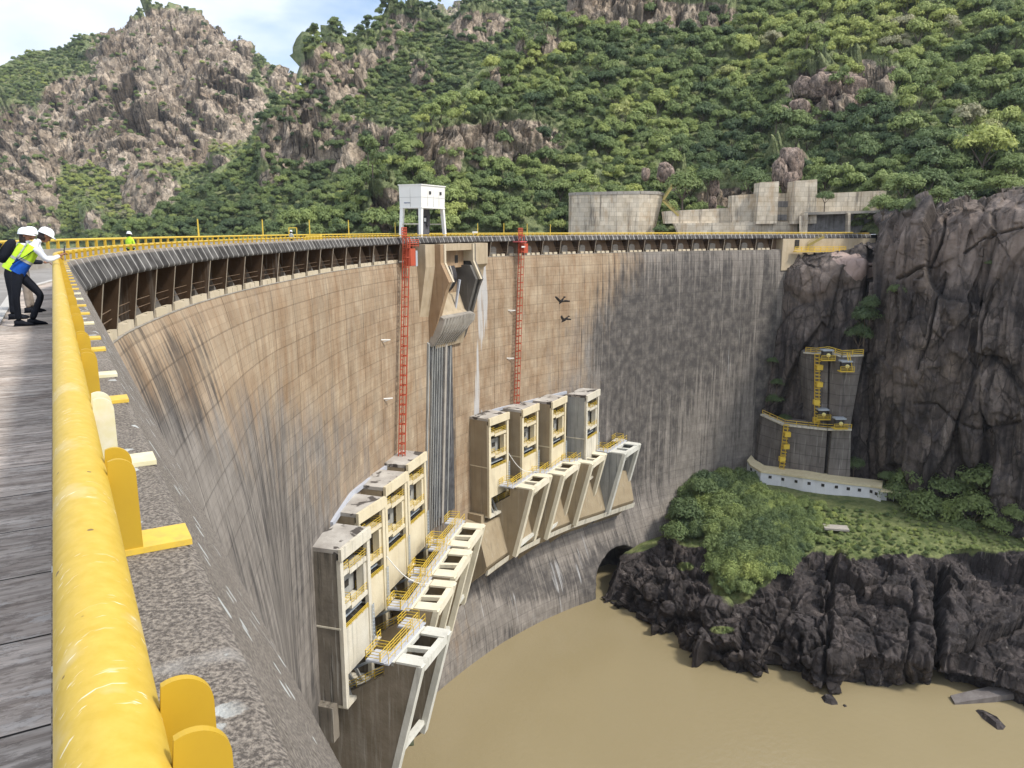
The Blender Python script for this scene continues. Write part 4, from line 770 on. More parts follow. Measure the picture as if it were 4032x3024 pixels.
def repaint_cliff():
    """lighter brown blocks of the upper cliff, freshly broken pale rock beside the deck"""
    o, P, n = CL; px, py = proj(P); n1 = fbm(P * 0.12, 4, 5); a = ell(px + n1 * 60, py + n1 * 40, [(3620, 980, 170, 150, .85), (3900, 900, 280, 170, .85), (3330, 1070, 110, 60, 1.0), (3200, 1120, 110, 70, .8), (3560, 1480, 90, 120, .4), (3750, 1400, 70, 230, .3), (3500, 1250, 60, 120, .35), (3230, 1250, 100, 160, .25), (3980, 830, 300, 60, .8)], .6)
    at = o.data.attributes.new('brown', 'FLOAT', 'POINT'); at.data.foreach_set('value', a.astype(np.float32).ravel())
    n2 = fbm(P * 0.6, 4, 8); pk = ell(px + n1 * 45 + n2 * 30, py + n1 * 30 + n2 * 30, [(3380, 1055, 50, 42, 1.0), (3340, 1020, 60, 25, .8)], .15); at = o.data.attributes.new('fresh', 'FLOAT', 'POINT'); at.data.foreach_set('value', pk.astype(np.float32).ravel())
    nt = M_cliff.node_tree; b = nt.nodes['Principled BSDF']; base = b.inputs['Base Color'].links[0].from_socket; p = wpos(nt)
    br = mix(nt, ramp(nt, N(nt, p, 0.25, 6, 0.65), [(0.35, 0), (0.65, 1)]), (0.15, 0.115, 0.095), (0.29, 0.235, 0.20))
    br = mix(nt, ramp(nt, N(nt, p, 0.6, 6, 0.7, (1, 1, .12)), [(0.48, 0), (0.66, .85)]), br, (0.06, 0.05, 0.045)); br = mix(nt, mth(nt, 'MULTIPLY', attr(nt, 'crack').outputs['Fac'], .9), br, (0.02, 0.017, 0.015))
    base = mix(nt, ramp(nt, attr(nt, 'brown').outputs['Fac'], [(0.2, 0), (0.8, .95)]), base, br); base = mix(nt, ramp(nt, attr(nt, 'fresh').outputs['Fac'], [(0.45, 0), (0.55, .9)]), base, (0.40, 0.30, 0.26)); nt.links.new(base, b.inputs['Base Color'])
repaint_cliff()

# ------------------------------------------------------------------ terrace and rock promontory under the cliff
def zrow(pts): return [(p[0], p[1], p[2]) for p in pts]
r_sh = [(2380, 2420, -70.5), (2440, 2420, -70.5), (2480, 2470, -70.5), (2560, 2500, -70.5), (2700, 2575, -70.5), (2860, 2665, -70.5), (2980, 2715, -70.5), (3060, 2695, -70.5), (3150, 2735, -70.5), (3290, 2760, -70.5), (3330, 2750, -70.5), (3400, 2725, -70.5), (3540, 2745, -70.5), (3680, 2725, -70.5), (3720, 2755, -70.5), (3800, 2775, -70.5), (4032, 2865, -70.5), (4350, 2960, -70.5)]
r_1 = [(2380, 2400, -69), (2440, 2380, -67.3), (2480, 2420, -67.3), (2560, 2455, -67), (2700, 2520, -66.6), (2860, 2600, -66.6), (2980, 2640, -66), (3060, 2600, -65.5), (3150, 2600, -64.5), (3290, 2600, -63), (3400, 2580, -63), (3540, 2600, -63), (3680, 2600, -63), (3800, 2620, -63.3), (4032, 2700, -64), (4350, 2800, -64)]
r_2 = [(2380, 2390, -68.6), (2440, 2300, -65.2), (2480, 2300, -64.0), (2560, 2340, -63.5), (2700, 2380, -63), (2860, 2420, -62), (2980, 2440, -61.5), (3100, 2400, -59.5), (3250, 2330, -57.0), (3400, 2320, -57), (3540, 2350, -57.0), (3700, 2330, -57), (3800, 2330, -57), (4032, 2340, -57), (4350, 2350, -57)]
r_3 = [(2380, 2385, -68.2), (2440, 2250, -63.6), (2520, 2215, -62.3), (2600, 2190, -61.2), (2700, 2180, -60.2), (2860, 2230, -59.3), (3000, 2270, -58), (3120, 2200, -55.5), (3250, 2140, -54.0), (3400, 2165, -54.5), (3540, 2195, -54.8), (3700, 2180, -54.5), (3850, 2140, -54), (4032, 2150, -54), (4350, 2160, -54)]
r_4 = [(2380, 2380, -68), (2440, 2225, -62.8), (2520, 2175, -61.3), (2620, 2140, -60.1), (2660, 2060, -57.6), (2700, 2000, -56.3), (2760, 1950, -55), (2860, 1980, -54.9), (3000, 2050, -54.6), (3200, 2080, -54), (3400, 2100, -53.8), (3700, 2110, -53.6), (4032, 2110, -53.5), (4350, 2130, -53.5)]
r_5 = [(2380, 2375, -68), (2440, 2215, -62.6), (2520, 2165, -61.1), (2620, 2130, -59.9), (2660, 2040, -57.3), (2700, 1960, -55), (2760, 1885, -52.8), (2860, 1880, -52.6), (2940, 1890, -52.6), (3000, 1915, -52.6), (3130, 1935, -52.7), (3300, 1965, -52.8), (3400, 1985, -52.8), (3520, 1992, -52.8), (3700, 2030, -53.2), (4032, 2045, -53), (4350, 2060, -53)]
r_6 = [(p, y - 25, z) for p, y, z in r_5]
pd0 = block_disp(5.2, 1.5, seed=71, zs=1.0, warp=0.25, fine=0.14, groove=.30, tilt=1.2)
def pdisp(P, n):
    h, c = pd0(P, n); px, py = proj(P); n1 = fbm(P * 0.2, 4, 93) * 45
    lim = np.interp(px, [2400, 2500, 2640, 2800, 2860, 3000, 3120, 3200, 3400, 3700, 3850, 4032], [2175, 2170, 2135, 2150, 2290, 2320, 2240, 2160, 2190, 2190, 2170, 2170])
    rock = sstep(-25, 35, py + n1 - lim); gully = ell(px + n1 * .5, py, [(2900, 2260, 110, 120), (2960, 2180, 130, 90), (3160, 2310, 60, 90, .8)], .5)
    rock = rock * (1 - 0.9 * gully); big, _ = block_disp(15, 2.6, seed=75, zs=0.5, warp=0.25, third=False, groove=.30, tilt=1.2)(P, n)
    def seam(x, wd, dp, y0=2200): e = np.exp(-((px + n1 * .4 - x - (py - 2400) * -.05) / wd) ** 2) * (py > y0); return e * dp
    slab_ = 1 - .55 * sstep(3180, 3350, px) * sstep(2300, 2450, py); h2 = h * rock * slab_ + big * rock * 0.8 + fbm(P * 0.5, 4, 3) * 0.5 - seam(3700, 14, 4.5) - seam(3265, 9, 2.0) - seam(3070, 9, 2.0, 2500) - seam(3155, 8, 2, 2500) - seam(3580, 8, 1.5, 2300)
    fade = sstep(1, 12, (py - np.interp(px, [a[0] for a in r_6], [a[1] for a in r_6])) / 6); return h2 * (0.15 + 0.85 * fade), c * rock
def pveg(px, py, P):
    n1 = fbm(P * 0.2, 4, 93) * 45; lim = np.interp(px, [2400, 2500, 2640, 2800, 2860, 3000, 3120, 3200, 3400, 3700, 3850, 4032], [2175, 2170, 2135, 2150, 2290, 2320, 2240, 2160, 2190, 2190, 2170, 2170])
    return np.maximum(1 - sstep(-30, 30, py + n1 - lim), 0.9 * ell(px + n1 * .5, py, [(2900, 2260, 110, 120), (2960, 2180, 130, 90), (2830, 2480, 55, 18, .8), (2700, 2230, 40, 20, .7)], .5))
PR = rows_patch('rock_promontory', [r_sh, r_1, r_2, r_3, r_4, r_5, r_6], 640, 420, M_shore, pdisp, spec='z', px_rng=(2385, 4340), veg=pveg)
# ================================================================== VEGETATION
def mat_leaf():
    m, nt, b = newmat('leaf green', 0.6, 0.25); t1 = attr(nt, 'tint', 'INSTANCER').outputs['Fac']; rnd = nt.nodes.new('ShaderNodeObjectInfo').outputs['Random']; p = wpos(nt)
    lf = attr(nt, 'leaf').outputs['Fac']
    c = ramp(nt, t1, [(0.0, (0.088, 0.136, 0.072)), (0.30, (0.185, 0.25, 0.10)), (0.6, (0.34, 0.41, 0.14)), (0.9, (0.55, 0.59, 0.18)), (1.0, (0.46, 0.43, 0.28))])
    c = mix(nt, mth(nt, 'MULTIPLY', lf, 0.55), c, mix(nt, 0.5, c, (0.17, 0.20, 0.06))); c = mix(nt, mth(nt, 'MULTIPLY', rnd, 0.35), c, mix(nt, 0.6, c, (0.04, 0.07, 0.045)))
    nt.links.new(c, b.inputs['Base Color']); tr = nt.nodes.new('ShaderNodeBsdfTranslucent'); nt.links.new(c, tr.inputs['Color']); ms = nt.nodes.new('ShaderNodeMixShader'); ms.inputs[0].default_value = 0.28
    nt.links.new(b.outputs[0], ms.inputs[1]); nt.links.new(tr.outputs[0], ms.inputs[2]); nt.links.new(ms.outputs[0], nt.nodes['Material Output'].inputs[0]); return m
M_leaf = mat_leaf(); M_bark = paint('grey brown bark', (0.12, 0.095, 0.075), 0.9)
def crown_mesh(name, seed, W=1.0, H=0.62, nl=13, nleaf=420, ls=0.10, flat=0.45):
    """leaves spread over the tops and sides of many small clumps; unit crown diameter 1, base at z 0.25"""
    r = np.random.default_rng(seed); ang = r.uniform(0, 2 * np.pi, nl); rad = np.sqrt(r.uniform(0, 1, nl)) * 0.36 * W; cx = rad * np.cos(ang); cy = rad * np.sin(ang)
    cz = 0.30 + H * (0.75 - (rad / (0.5 * W)) ** 2 * 0.55) * r.uniform(0.55, 1.0, nl); cr_ = r.uniform(0.15, 0.26, nl)
    k = r.integers(0, nl, nleaf); d = r.normal(size=(nleaf, 3)); d /= np.linalg.norm(d, axis=1, keepdims=True); d[:, 2] = np.where(d[:, 2] < -0.25, -d[:, 2] * .5, d[:, 2])
    sh = r.uniform(0.72, 1.08, nleaf)[:, None]; c = np.stack([cx[k], cy[k], cz[k]], 1) + d * cr_[k][:, None] * sh * np.array([1, 1, flat * 1.9])
    n = d + r.normal(size=d.shape) * 0.28 + np.array([0, 0, .25]); n /= np.linalg.norm(n, axis=1, keepdims=True)
    a = np.cross(n, r.normal(size=n.shape)); a /= np.linalg.norm(a, axis=1, keepdims=True); bb = np.cross(n, a); s = (ls * r.uniform(0.6, 1.25, nleaf))[:, None]
    V = np.stack([c - a * s, c - bb * s * .55 + a * s * .1, c + a * s, c + bb * s * .55], 1).reshape(-1, 3)
    me = bpy.data.meshes.new(name); me.vertices.add(len(V)); me.vertices.foreach_set('co', V.astype(np.float32).ravel()); q = np.arange(len(V), dtype=np.int32)
    me.loops.add(len(q)); me.loops.foreach_set('vertex_index', q); me.polygons.add(nleaf); me.polygons.foreach_set('loop_start', q[::4]); me.polygons.foreach_set('loop_total', np.full(nleaf, 4, np.int32))
    at = me.attributes.new('leaf', 'FLOAT', 'POINT'); at.data.foreach_set('value', np.repeat(r.uniform(0, 1, nleaf), 4).astype(np.float32)); me.materials.append(M_leaf); me.update(); return me
def trunk_mesh(name, seed, h=0.42):
    r = random.Random(seed); m = MB(); m.cyl((0, 0, -.25), (0.01, 0, h * .5), .032, .022, 7)
    for k in range(5):
        a = k * 1.26 + r.random(); m.cyl((0.01, 0, h * .45), (math.cos(a) * .24, math.sin(a) * .24, h + .18 * r.random()), .016, .006, 5)
    me = bpy.data.meshes.new(name); me.from_pydata(m.v, [], m.f); me.materials.append(M_bark); return me
CROWNS = [crown_mesh('crown', 100 + k, H=[.62, .5, .75, .55, .68, .45][k], nl=[13, 15, 12, 16, 11, 14][k], nleaf=1900, ls=.05) for k in range(6)]
CROWNS.append(crown_mesh('crown', 107, H=.9, nl=8, nleaf=520, ls=.05)); FINE = [crown_mesh('crown', 200 + k, H=[.6, .5, .7][k], nl=22, nleaf=2600, ls=.036, flat=.5) for k in range(3)]
TRUNKS = [trunk_mesh('trunk', k) for k in range(3)]
def tree(name, p, s, tint, rz, label, cat, group=None, fine=False, zs=1.0, k=None, trunk=True):
    t = empty(name, p, label, cat, group); t.scale = (s, s, s * zs); t.rotation_euler = (0, 0, rz); k = int(rng.integers(0, 60)) if k is None else k
    c = bpy.data.objects.new('crown', (FINE if fine else CROWNS)[k % (3 if fine else 7)]); col.objects.link(c); c.parent = t; c['tint'] = float(tint)
    if trunk: b = bpy.data.objects.new('trunk', TRUNKS[k % 3]); col.objects.link(b); b.parent = t
    return t
# ---- a density of trees over every hill, then the 300 that show largest become single trees and the rest one wood
def scatter(hres, count, rocks, size, seed, tintf, mind=0.62, rockkeep=0.12, ymax=968):
    o, P, n = hres; r = np.random.default_rng(seed); px, py = proj(P); nn, mm = px.shape
    # draw points by the area they show in the picture
    ar = np.abs((px[1:, :-1] - px[:-1, :-1]) * (py[:-1, 1:] - py[:-1, :-1]) - (px[:-1, 1:] - px[:-1, :-1]) * (py[1:, :-1] - py[:-1, :-1]))
    vis = (px[:-1, :-1] > -60) & (px[:-1, :-1] < 4100) & (py[:-1, :-1] > -60) & (py[:-1, :-1] < ymax); ar = ar * vis; ar[:, int(mm * .79):] *= (0.0 if len(rocks) else 1); pr = (ar / ar.sum()).ravel(); idx = r.choice(len(pr), size=count * 4, p=pr)
    i, j = idx // (mm - 1), idx % (mm - 1); f = r.random((len(i), 2)); Q = P[i, j] + (P[i + 1, j] - P[i, j]) * f[:, :1] + (P[i, j + 1] - P[i, j]) * f[:, 1:]
    qx, qy = proj(Q); n1 = fbm(Q * 0.035, 4, 77); keep = r.random(len(Q)) < (1 - (1 - rockkeep) * np.clip(1.6 * ell(qx + n1 * 60, qy + n1 * 45, rocks, .4), 0, 1)); Q, qx, qy = Q[keep], qx[keep], qy[keep]
    S = size(qx, qy) * r.uniform(0.5, 1.35, len(Q)) ** 1.0; sp = S * FPX / Q[:, 1]; cell = {}; out = []
    for m_ in range(len(Q)):                       # keep crowns from piling on one another
        g = (int(qx[m_] // 40), int(qy[m_] // 40)); ok = True
        for a in (-1, 0, 1):
            for b in (-1, 0, 1):
                for u in cell.get((g[0] + a, g[1] + b), ()):
                    if abs(qx[u] - qx[m_]) < mind * .5 * (sp[u] + sp[m_]) and abs(qy[u] - qy[m_]) < mind * .38 * (sp[u] + sp[m_]): ok = False
        if ok: cell.setdefault(g, []).append(m_); out.append(m_)
        if len(out) >= count: break
    out = np.array(out); Q, qx, qy, S = Q[out], qx[out], qy[out], S[out]; return Q, S, np.clip(tintf(qx, qy, Q) + r.normal(0, .16, len(Q)), 0, 1), r.uniform(0, 6.28, len(Q)), qx, qy
pale1 = [(700, 650, 130, 50, .5), (850, 600, 130, 60, .4), (330, 730, 130, 90, .35), (420, 850, 120, 60, .4), (1150, 400, 70, 60, .55), (280, 880, 120, 50, .3)]
pale2 = [(1420, 790, 130, 60, .3), (1330, 230, 120, 60, .25), (1150, 360, 60, 40, .5), (1210, 470, 60, 60, .2)]
pale3 = [(3450, 170, 420, 120, .38), (3150, 260, 260, 90, .35), (2950, 330, 120, 60, .4), (2600, 470, 220, 120, .18), (2120, 330, 130, 80, .35), (1840, 300, 130, 80, .4), (1790, 380, 60, 120, .4), (1700, 520, 60, 90, .35), (2300, 700, 330, 60, .25), (1750, 700, 260, 90, .15), (2450, 650, 160, 60, .3), (3860, 560, 100, 60, .6), (3660, 470, 90, 60, .3), (2060, 60, 60, 60, .3)]
dark3 = [(3900, 230, 160, 60, .2), (3500, 520, 400, 120, .18), (3100, 640, 300, 100, .2), (2250, 470, 200, 100, .12), (1900, 780, 400, 80, .05)]
def tf(pl, base, dk=()):
    return lambda x, y, Q: base + 0.30 * fbm(Q * 0.03, 3, 12) + 0.12 * fbm(Q * 0.12, 2, 13) + ell(x, y, pl, .5) - (ell(x, y, list(dk), .5) if dk else 0)
SC3 = scatter(H3, 5200, rock3, lambda x, y: 5.6 + 1.2 * sstep(2400, 3900, x), 1, tf(pale3, .36, dark3), .46, .01)
SC2 = scatter(H2, 4600, rock2, lambda x, y: 5.0 + 0 * x, 2, tf(pale2, .30), .44, .03)
SC1 = scatter(H1, 8500, rock1, lambda x, y: 4.3 + 0 * x, 3, tf(pale1, .36), .44, .02)
SC0 = scatter(H0, 260, [], lambda x, y: 5.0 + 0 * x, 4, tf([], .4), .9, .3)
def cut_behind(sc):
    return sc
ALL = [np.concatenate([a, b, c, d]) for a, b, c, d in zip(SC3, SC2, SC1, SC0)]
big = ALL[1] * FPX / ALL[0][:, 1]
blocked = ((ALL[4] > 2230) & (ALL[4] < 3470) & (ALL[5] > 800)) | (ALL[5] > 905) | (ALL[4] < 0) | (ALL[4] > 4020) | (ALL[5] < 8)
order = np.argsort(-(big - 1000 * blocked)); first = order[:262]; rest = np.setdiff1d(np.arange(len(big)), first)
for k in first:
    Q, s, t_, rz, x, y = (a[k] for a in ALL)
    hue = 'pale yellow green' if t_ > .62 else ('bright green' if t_ > .45 else ('mid green' if t_ > .28 else 'dark green'))
    if y < 330: where, gp = 'high on the forested slope near the top edge', 'upper'
    elif x > 3250: where, gp = 'on the slope above the dark right cliff', 'right'
    elif x > 2400: where, gp = 'on the slope above the pale retaining walls', 'middle'
    else: where, gp = 'on the lower slope behind the dam crest', 'left'
    tree('hillside_tree', Vector(Q) - Vector((0, 0, s * .12)), s, t_, rz, '%s round tree %s' % (hue, where), 'tree', '%s trees %s' % (hue, where), k=int(k), zs=1.25)
def wood():
    pcol = bpy.data.collections.new('wood kinds')
    for k, me in enumerate(CROWNS): c = bpy.data.objects.new('crown_kind', me); pcol.objects.link(c)
    Q, S, T_, Z = (a[rest] for a in ALL[:4]); Q = Q - np.array([0, 0, 1]) * (S * .12)[:, None]
    me = bpy.data.meshes.new('forest'); me.vertices.add(len(Q)); me.vertices.foreach_set('co', Q.astype(np.float32).ravel())
    for nm, a in (('size', S), ('tint', T_), ('turn', Z)): at = me.attributes.new(nm, 'FLOAT', 'POINT'); at.data.foreach_set('value', a.astype(np.float32))
    o = bpy.data.objects.new('forest', me); col.objects.link(o); tag(o, 'dense green bush and small trees covering the hills behind the dam', 'forest', kind='stuff')
    g = bpy.data.node_groups.new('scatter', 'GeometryNodeTree'); g.interface.new_socket('Geometry', in_out='INPUT', socket_type='NodeSocketGeometry'); g.interface.new_socket('Geometry', in_out='OUTPUT', socket_type='NodeSocketGeometry')
    gi = g.nodes.new('NodeGroupInput'); go = g.nodes.new('NodeGroupOutput'); mp_ = g.nodes.new('GeometryNodeMeshToPoints'); ip = g.nodes.new('GeometryNodeInstanceOnPoints'); ci = g.nodes.new('GeometryNodeCollectionInfo')
    ci.inputs['Collection'].default_value = pcol; ci.inputs['Separate Children'].default_value = True; ci.inputs['Reset Children'].default_value = True; ip.inputs['Pick Instance'].default_value = True
    def na(n): a = g.nodes.new('GeometryNodeInputNamedAttribute'); a.data_type = 'FLOAT'; a.inputs['Name'].default_value = n; return a.outputs[0]
    cx = g.nodes.new('ShaderNodeCombineXYZ'); g.links.new(na('turn'), cx.inputs[2]); g.links.new(cx.outputs[0], ip.inputs['Rotation'])
    sc = g.nodes.new('ShaderNodeCombineXYZ'); s_ = na('size'); [g.links.new(s_, sc.inputs[q]) for q in range(2)]; hz = g.nodes.new('ShaderNodeMath'); hz.operation = 'MULTIPLY'; hz.inputs[1].default_value = 1.3; g.links.new(s_, hz.inputs[0]); g.links.new(hz.outputs[0], sc.inputs[2]); g.links.new(sc.outputs[0], ip.inputs['Scale'])
    L_ = g.links.new; L_(gi.outputs[0], mp_.inputs[0]); L_(mp_.outputs[0], ip.inputs['Points']); L_(ci.outputs[0], ip.inputs['Instance']); L_(ip.outputs[0], go.inputs[0])
    md = o.modifiers.new('scatter', 'NODES'); md.node_group = g
wood()
# ================================================================== CREST FURNITURE
def handrail():
    t = empty('handrail', SL(4, 0, 1.7), 'thick round yellow pipe handrail on paired yellow plates along the downstream walkway', 'handrail')
    n = 22; ss = np.concatenate([np.linspace(S0 - 4.5, S0 + 26, 60), np.linspace(S0 + 26.6, lipS[-1] - .3, 260)]); o_, h_, r_ = 0.61, 0.665, 0.066
    P = np.stack([crest(ss, o_ + r_ * math.cos(2 * math.pi * k / n), h_ + r_ * math.sin(2 * math.pi * k / n)) for k in range(n + 1)], 1); grid_mesh('pipe', P, M_yel, parent=t)
    s = S0 - 0.33; k = 0; posts = []
    while s < lipS[-1] - 1: posts.append(s); s += (1.27 if k % 2 == 0 else 0.92) if s < S0 + 26 else 1.15; k += 1
    posts = [S0 - 1.2, S0 - .33] + [S0 + 1.0, S0 + 2.33, S0 + 3.22, S0 + 4.48, S0 + 5.31, S0 + 6.50, S0 + 7.2] + [S0 + 8.4 + 1.02 * j for j in range(400) if S0 + 8.4 + 1.02 * j < lipS[-1] - .5]
    rest = MB()
    def plate(m, s, first):
        for ds in (-.065, .065):
            pr = [(.553, .70), (.565, .885), (.478, .885)] + [(.523 - .045 * math.sin(R_(q)), .648 - .045 * math.cos(R_(q))) for q in range(90, -36, -9)]
            a = [cv(s + ds - .006, o, h) for o, h in pr]; b = [cv(s + ds + .006, o, h) for o, h in pr]; m.loft(a, b)
        return m
    def basep(m, s): a = [cv(s - .075, o, h) for o, h in ((.56, .879), (.56, .862), (.352, .862), (.352, .879))]; b = [cv(s + .065, o, h) for o, h in ((.56, .879), (.56, .862), (.352, .862), (.352, .879))]; return m.loft(a, b)
    for j, s in enumerate(posts):
        if j < 96:
            buff = j in (4,); p = plate(MB(), s, j == 0).build('post', M_ybuff if buff else M_yplate, t); q = basep(MB(), s + .0)
            q.build('base_plate', M_ybuff if (j in (4, 9, 12) or j % 7 == 6) else M_yplate2, p)
        else: plate(rest, s, 0); basep(rest, s)
    tag(rest.build('post_row', M_yplate, t), kind='stuff')
M_yplate2 = paint('yellow base plate paint', (0.76, 0.52, 0.07), 0.5, 0.45, (0.30, 0.2, 0.1), 14.0)
handrail()
def upstream_rail():
    t = empty('upstream_handrail', cv(40, 6.3, .95), 'yellow pipe handrail along the far reservoir side of the crest road', 'handrail')
    ss = np.linspace(2, lipS[-1] - .3, 300); P = np.stack([crest(ss, 6.35 + .07 * math.cos(k * math.pi / 4), .52 + .07 * math.sin(k * math.pi / 4)) for k in range(9)], 1); grid_mesh('pipe', P, M_yrail, parent=t)
    rest = MB(); ps = np.arange(14, lipS[-1] - 1, 1.15)
    for j, s in enumerate(ps):
        m = MB() if j < 95 else rest; m.bar(cv(s, 6.35, .95), cv(s, 6.35, .56), .12)
        if j < 95: m.build('post', M_yplate, t)
    tag(rest.build('post_row', M_yplate, t), kind='stuff')
upstream_rail()
# light poles
PX = [(783, 865), (1036, 866), (1220, 868), (1375, 868), (1557, 878), (1881, 880), (1984, 878), (2075, 882), (2167, 882), (1268 + 900, 882)]
PX = [(783, 864, 'tall thin yellow post on the crest, first one left of the white gantry, nearest'), (1036, 866, 'thin yellow post on the crest, second from the left'), (1220, 868, 'thin yellow post on the crest, third from the left'), (1374, 868, 'thin yellow post on the crest between the third one and the gantry'), (1557, 877, 'thin yellow post on the crest just left of the white gantry'),
      (1881, 880, 'thin yellow post on the crest, first right of the white gantry'), (1984, 879, 'thin yellow post on the crest, second right of the white gantry'), (2075, 882, 'thin yellow post on the crest, third right of the white gantry'), (2167, 883, 'thin yellow post on the crest left of the block retaining wall')]
for px, yt, lb in PX:
    s = s_of_px(px, 6.5, .6); b = cv(s, 6.5, .95); q = proj(np.array(b)); dep = float(np.array(b) @ _fw); hh = (float(q[1]) - yt) / FPX * dep
    t = empty('light_pole', b, lb, 'pole', 'thin yellow posts on the crest'); MB().cyl(b, b + Vector((0, 0, hh)), .075, .05, 8).build('shaft', M_yrail, t); MB().box(b + Vector((0, 0, .05)), (.3, .3, .1)).build('foot_plate', M_yrail, t)
# small box and hydrant-like things on the parapet
def small(px, lb, name, build, cat, o=5.2):
    s = s_of_px(px, o, 1.0); p = cv(s, o, 1.86); t = empty(name, p, lb, cat); build(t, p); return t
small(1235, 'yellow low housing box on the crest beside the third yellow post', 'equipment_box', lambda t, p: (MB().loft([p + Vector((x * .6, y, z)) for x, y, z in ((-1.6, -.5, .1), (1.6, -.5, .1), (1.4, -.5, 1.35), (-.9, -.5, 1.35), (-1.5, -.5, 1.1))], [p + Vector((x * .6, .5, z)) for x, z in ((-1.6, .1), (1.6, .1), (1.4, 1.35), (-.9, 1.35), (-1.5, 1.1))]).build('housing', M_yrail, t), MB().box(p + Vector((.1, 0, 1.4)), (1.2, .9, .08)).build('lid', M_yrail, t)), 'equipment box')
small(1155, 'small yellow frame standing on the crest left of the housing box', 'rail_frame', lambda t, p: [MB().bar(p + Vector(a), p + Vector(b), .09).build('bar', M_yrail, t) for a, b in (((-.4, 0, 0), (-.4, 0, 2.1)), ((.4, 0, 0), (.4, 0, 2.1)), ((-.4, 0, 2.1), (.4, 0, 2.1)))], 'frame')
small(1864, 'white lamp fitting on the crest right of the gantry', 'lamp_fitting', lambda t, p: (MB().cyl(p, p + Vector((0, 0, 1.5)), .08, n=8).build('stem', M_white, t), MB().box(p + Vector((.25, 0, 1.55)), (.8, .4, .25)).build('lamp_head', M_white, t)), 'lamp', .9)

# ---- gantry crane
def gantry():
    s = s_of_px(1665, 3.0, 1.8); p = cv(s, 2.9, 1.86); tg = ctan(s); t = empty('gantry_crane', p, 'white portal gantry crane standing on the crest road above the spillway', 'crane'); t.rotation_euler = (0, 0, math.atan2(tg.y, tg.x))
    # local x along the road, y upstream
    W, D, H = 3.1, 1.75, 7.9
    def loc(m, n, mt, par=None): o = m.build(n, mt, None); o.parent = par or t; return o
    b = loc(MB().loft([Vector((x, y, H - 3.0)) for x, y in ((-W, -D), (W, -D), (W, D), (-W, D))], [Vector((x * 1.02, y * 1.04, H)) for x, y in ((-W, -D), (W, -D), (W, D), (-W, D))]), 'housing', M_white)
    loc(MB().box((0, 0, H + .06), (2 * W + .3, 2 * D + .35, .14)), 'housing_roof', M_white); loc(MB().box((0, 0, H - 2.98), (2 * W + .1, 2 * D + .15, .16)), 'girder', M_white)
    for x in (-.9, 1.9): loc(MB().box((x, -D - .09, H - .95), (.5, .05, .42)), 'vent', M_drk, b)
    m = MB()
    for x in (-1.5, 0, 1.5): m.box((x, -D - .03, H - 1.5), (.03, .06, 2.9))
    m.box((0, -D - .03, H - 1.6), (2 * W, .05, .04)).box((-W - .03, 0, H - 1.6), (.05, 2 * D, .04)).box((-W - .03, .0, H - 1.5), (.05, .03, 2.9)); loc(m, 'panel_seam', paint('seam grey', (.45, .45, .43)), b)
    m = MB()
    for k, (wd) in enumerate((.10, .08, .11, .05, .09, .07, .1)): m.box((-W - .05, .95 - k * .14, H - 2.35), (.03, wd, .12 + .02 * (k % 2)))
    loc(m, 'lettering', paint('blue lettering', (.06, .1, .22)), b)
    for sx in (-1, 1):
        for sy in (-1, 1):
            q = [Vector((sx * W + a, sy * D + c, H - 3.0)) for a, c in ((-.5 if sx > 0 else 0, -.5 if sy > 0 else 0), (0 if sx > 0 else .5, -.5 if sy > 0 else 0), (0 if sx > 0 else .5, 0 if sy > 0 else .5), (-.5 if sx > 0 else 0, 0 if sy > 0 else .5))]
            ctr = Vector((sx * (W + .15), sy * (D - .1), .45)); e = [ctr + Vector((a, c, 0)) for a, c in ((-.2, -.2), (.2, -.2), (.2, .2), (-.2, .2))]; loc(MB().loft(e, q), 'leg', M_white)
            loc(MB().cyl((sx * W, sy * D - .12, .3), (sx * W, sy * D + .12, .3), .3, n=12), 'wheel', M_drk)
    for sy in (-1, 1): loc(MB().box((0, sy * (D - .1), .45), (2 * W + .9, .34, .4)), 'bogie_beam', M_white)
    for sx in (-1, 1): loc(MB().bar((sx * W, -D + .2, 2.7), (sx * W, D - .2, 2.7), .16), 'cross_tie', M_creamdirty)
    m = MB().box((.4, .2, H - 3.6), (1.6, 1.2, .9)).box((.8, -.1, H - 4.7), (.7, .7, 1.6)).cyl((-.9, 0, H - 3.6), (.2, 0, H - 3.6), .35); loc(m, 'hoist', M_drk)
    loc(MB().box((.5, .3, 1.6), (1.8, .9, 2.4)), 'grab_frame', paint('grey grab', (.1, .1, .11))); loc(MB().box((.3, -.2, 3.3), (.5, .1, .5)), 'notice_board', M_white)
gantry()

# ================================================================== PEOPLE
def skin_body(name, nodes, edges, mat, parent, root=0, sub=2):
    me = bpy.data.meshes.new(name); me.from_pydata([n[:3] for n in nodes], edges, []); o = bpy.data.objects.new(name, me); col.objects.link(o); o.parent = parent
    md = o.modifiers.new('skin', 'SKIN'); md.use_smooth_shade = True; sk = me.skin_vertices[0] if me.skin_vertices else None
    if sk is None:
        bpy.context.view_layer.objects.active = o; sk = me.skin_vertices[0] if me.skin_vertices else None
    for i, n in enumerate(nodes):
        r = n[3]; sk.data[i].radius = (r, n[4] if len(n) > 4 else r); sk.data[i].use_root = (i == root)
    sb = o.modifiers.new('sub', 'SUBSURF'); sb.levels = sub; sb.render_levels = sub; me.materials.append(mat); return o
def cloth(name, c, r=0.85): 
    m, nt, b = newmat(name, r, 0.15); p = coords(nt); base = mix(nt, ramp(nt, N(nt, p, 9, 4), [(0.35, 0), (0.7, 1)]), tuple(x * .78 for x in c), tuple(min(1, x * 1.12) for x in c)); nt.links.new(base, b.inputs['Base Color']); bump(nt, b, N(nt, p, 14, 4), .5, .02); return m
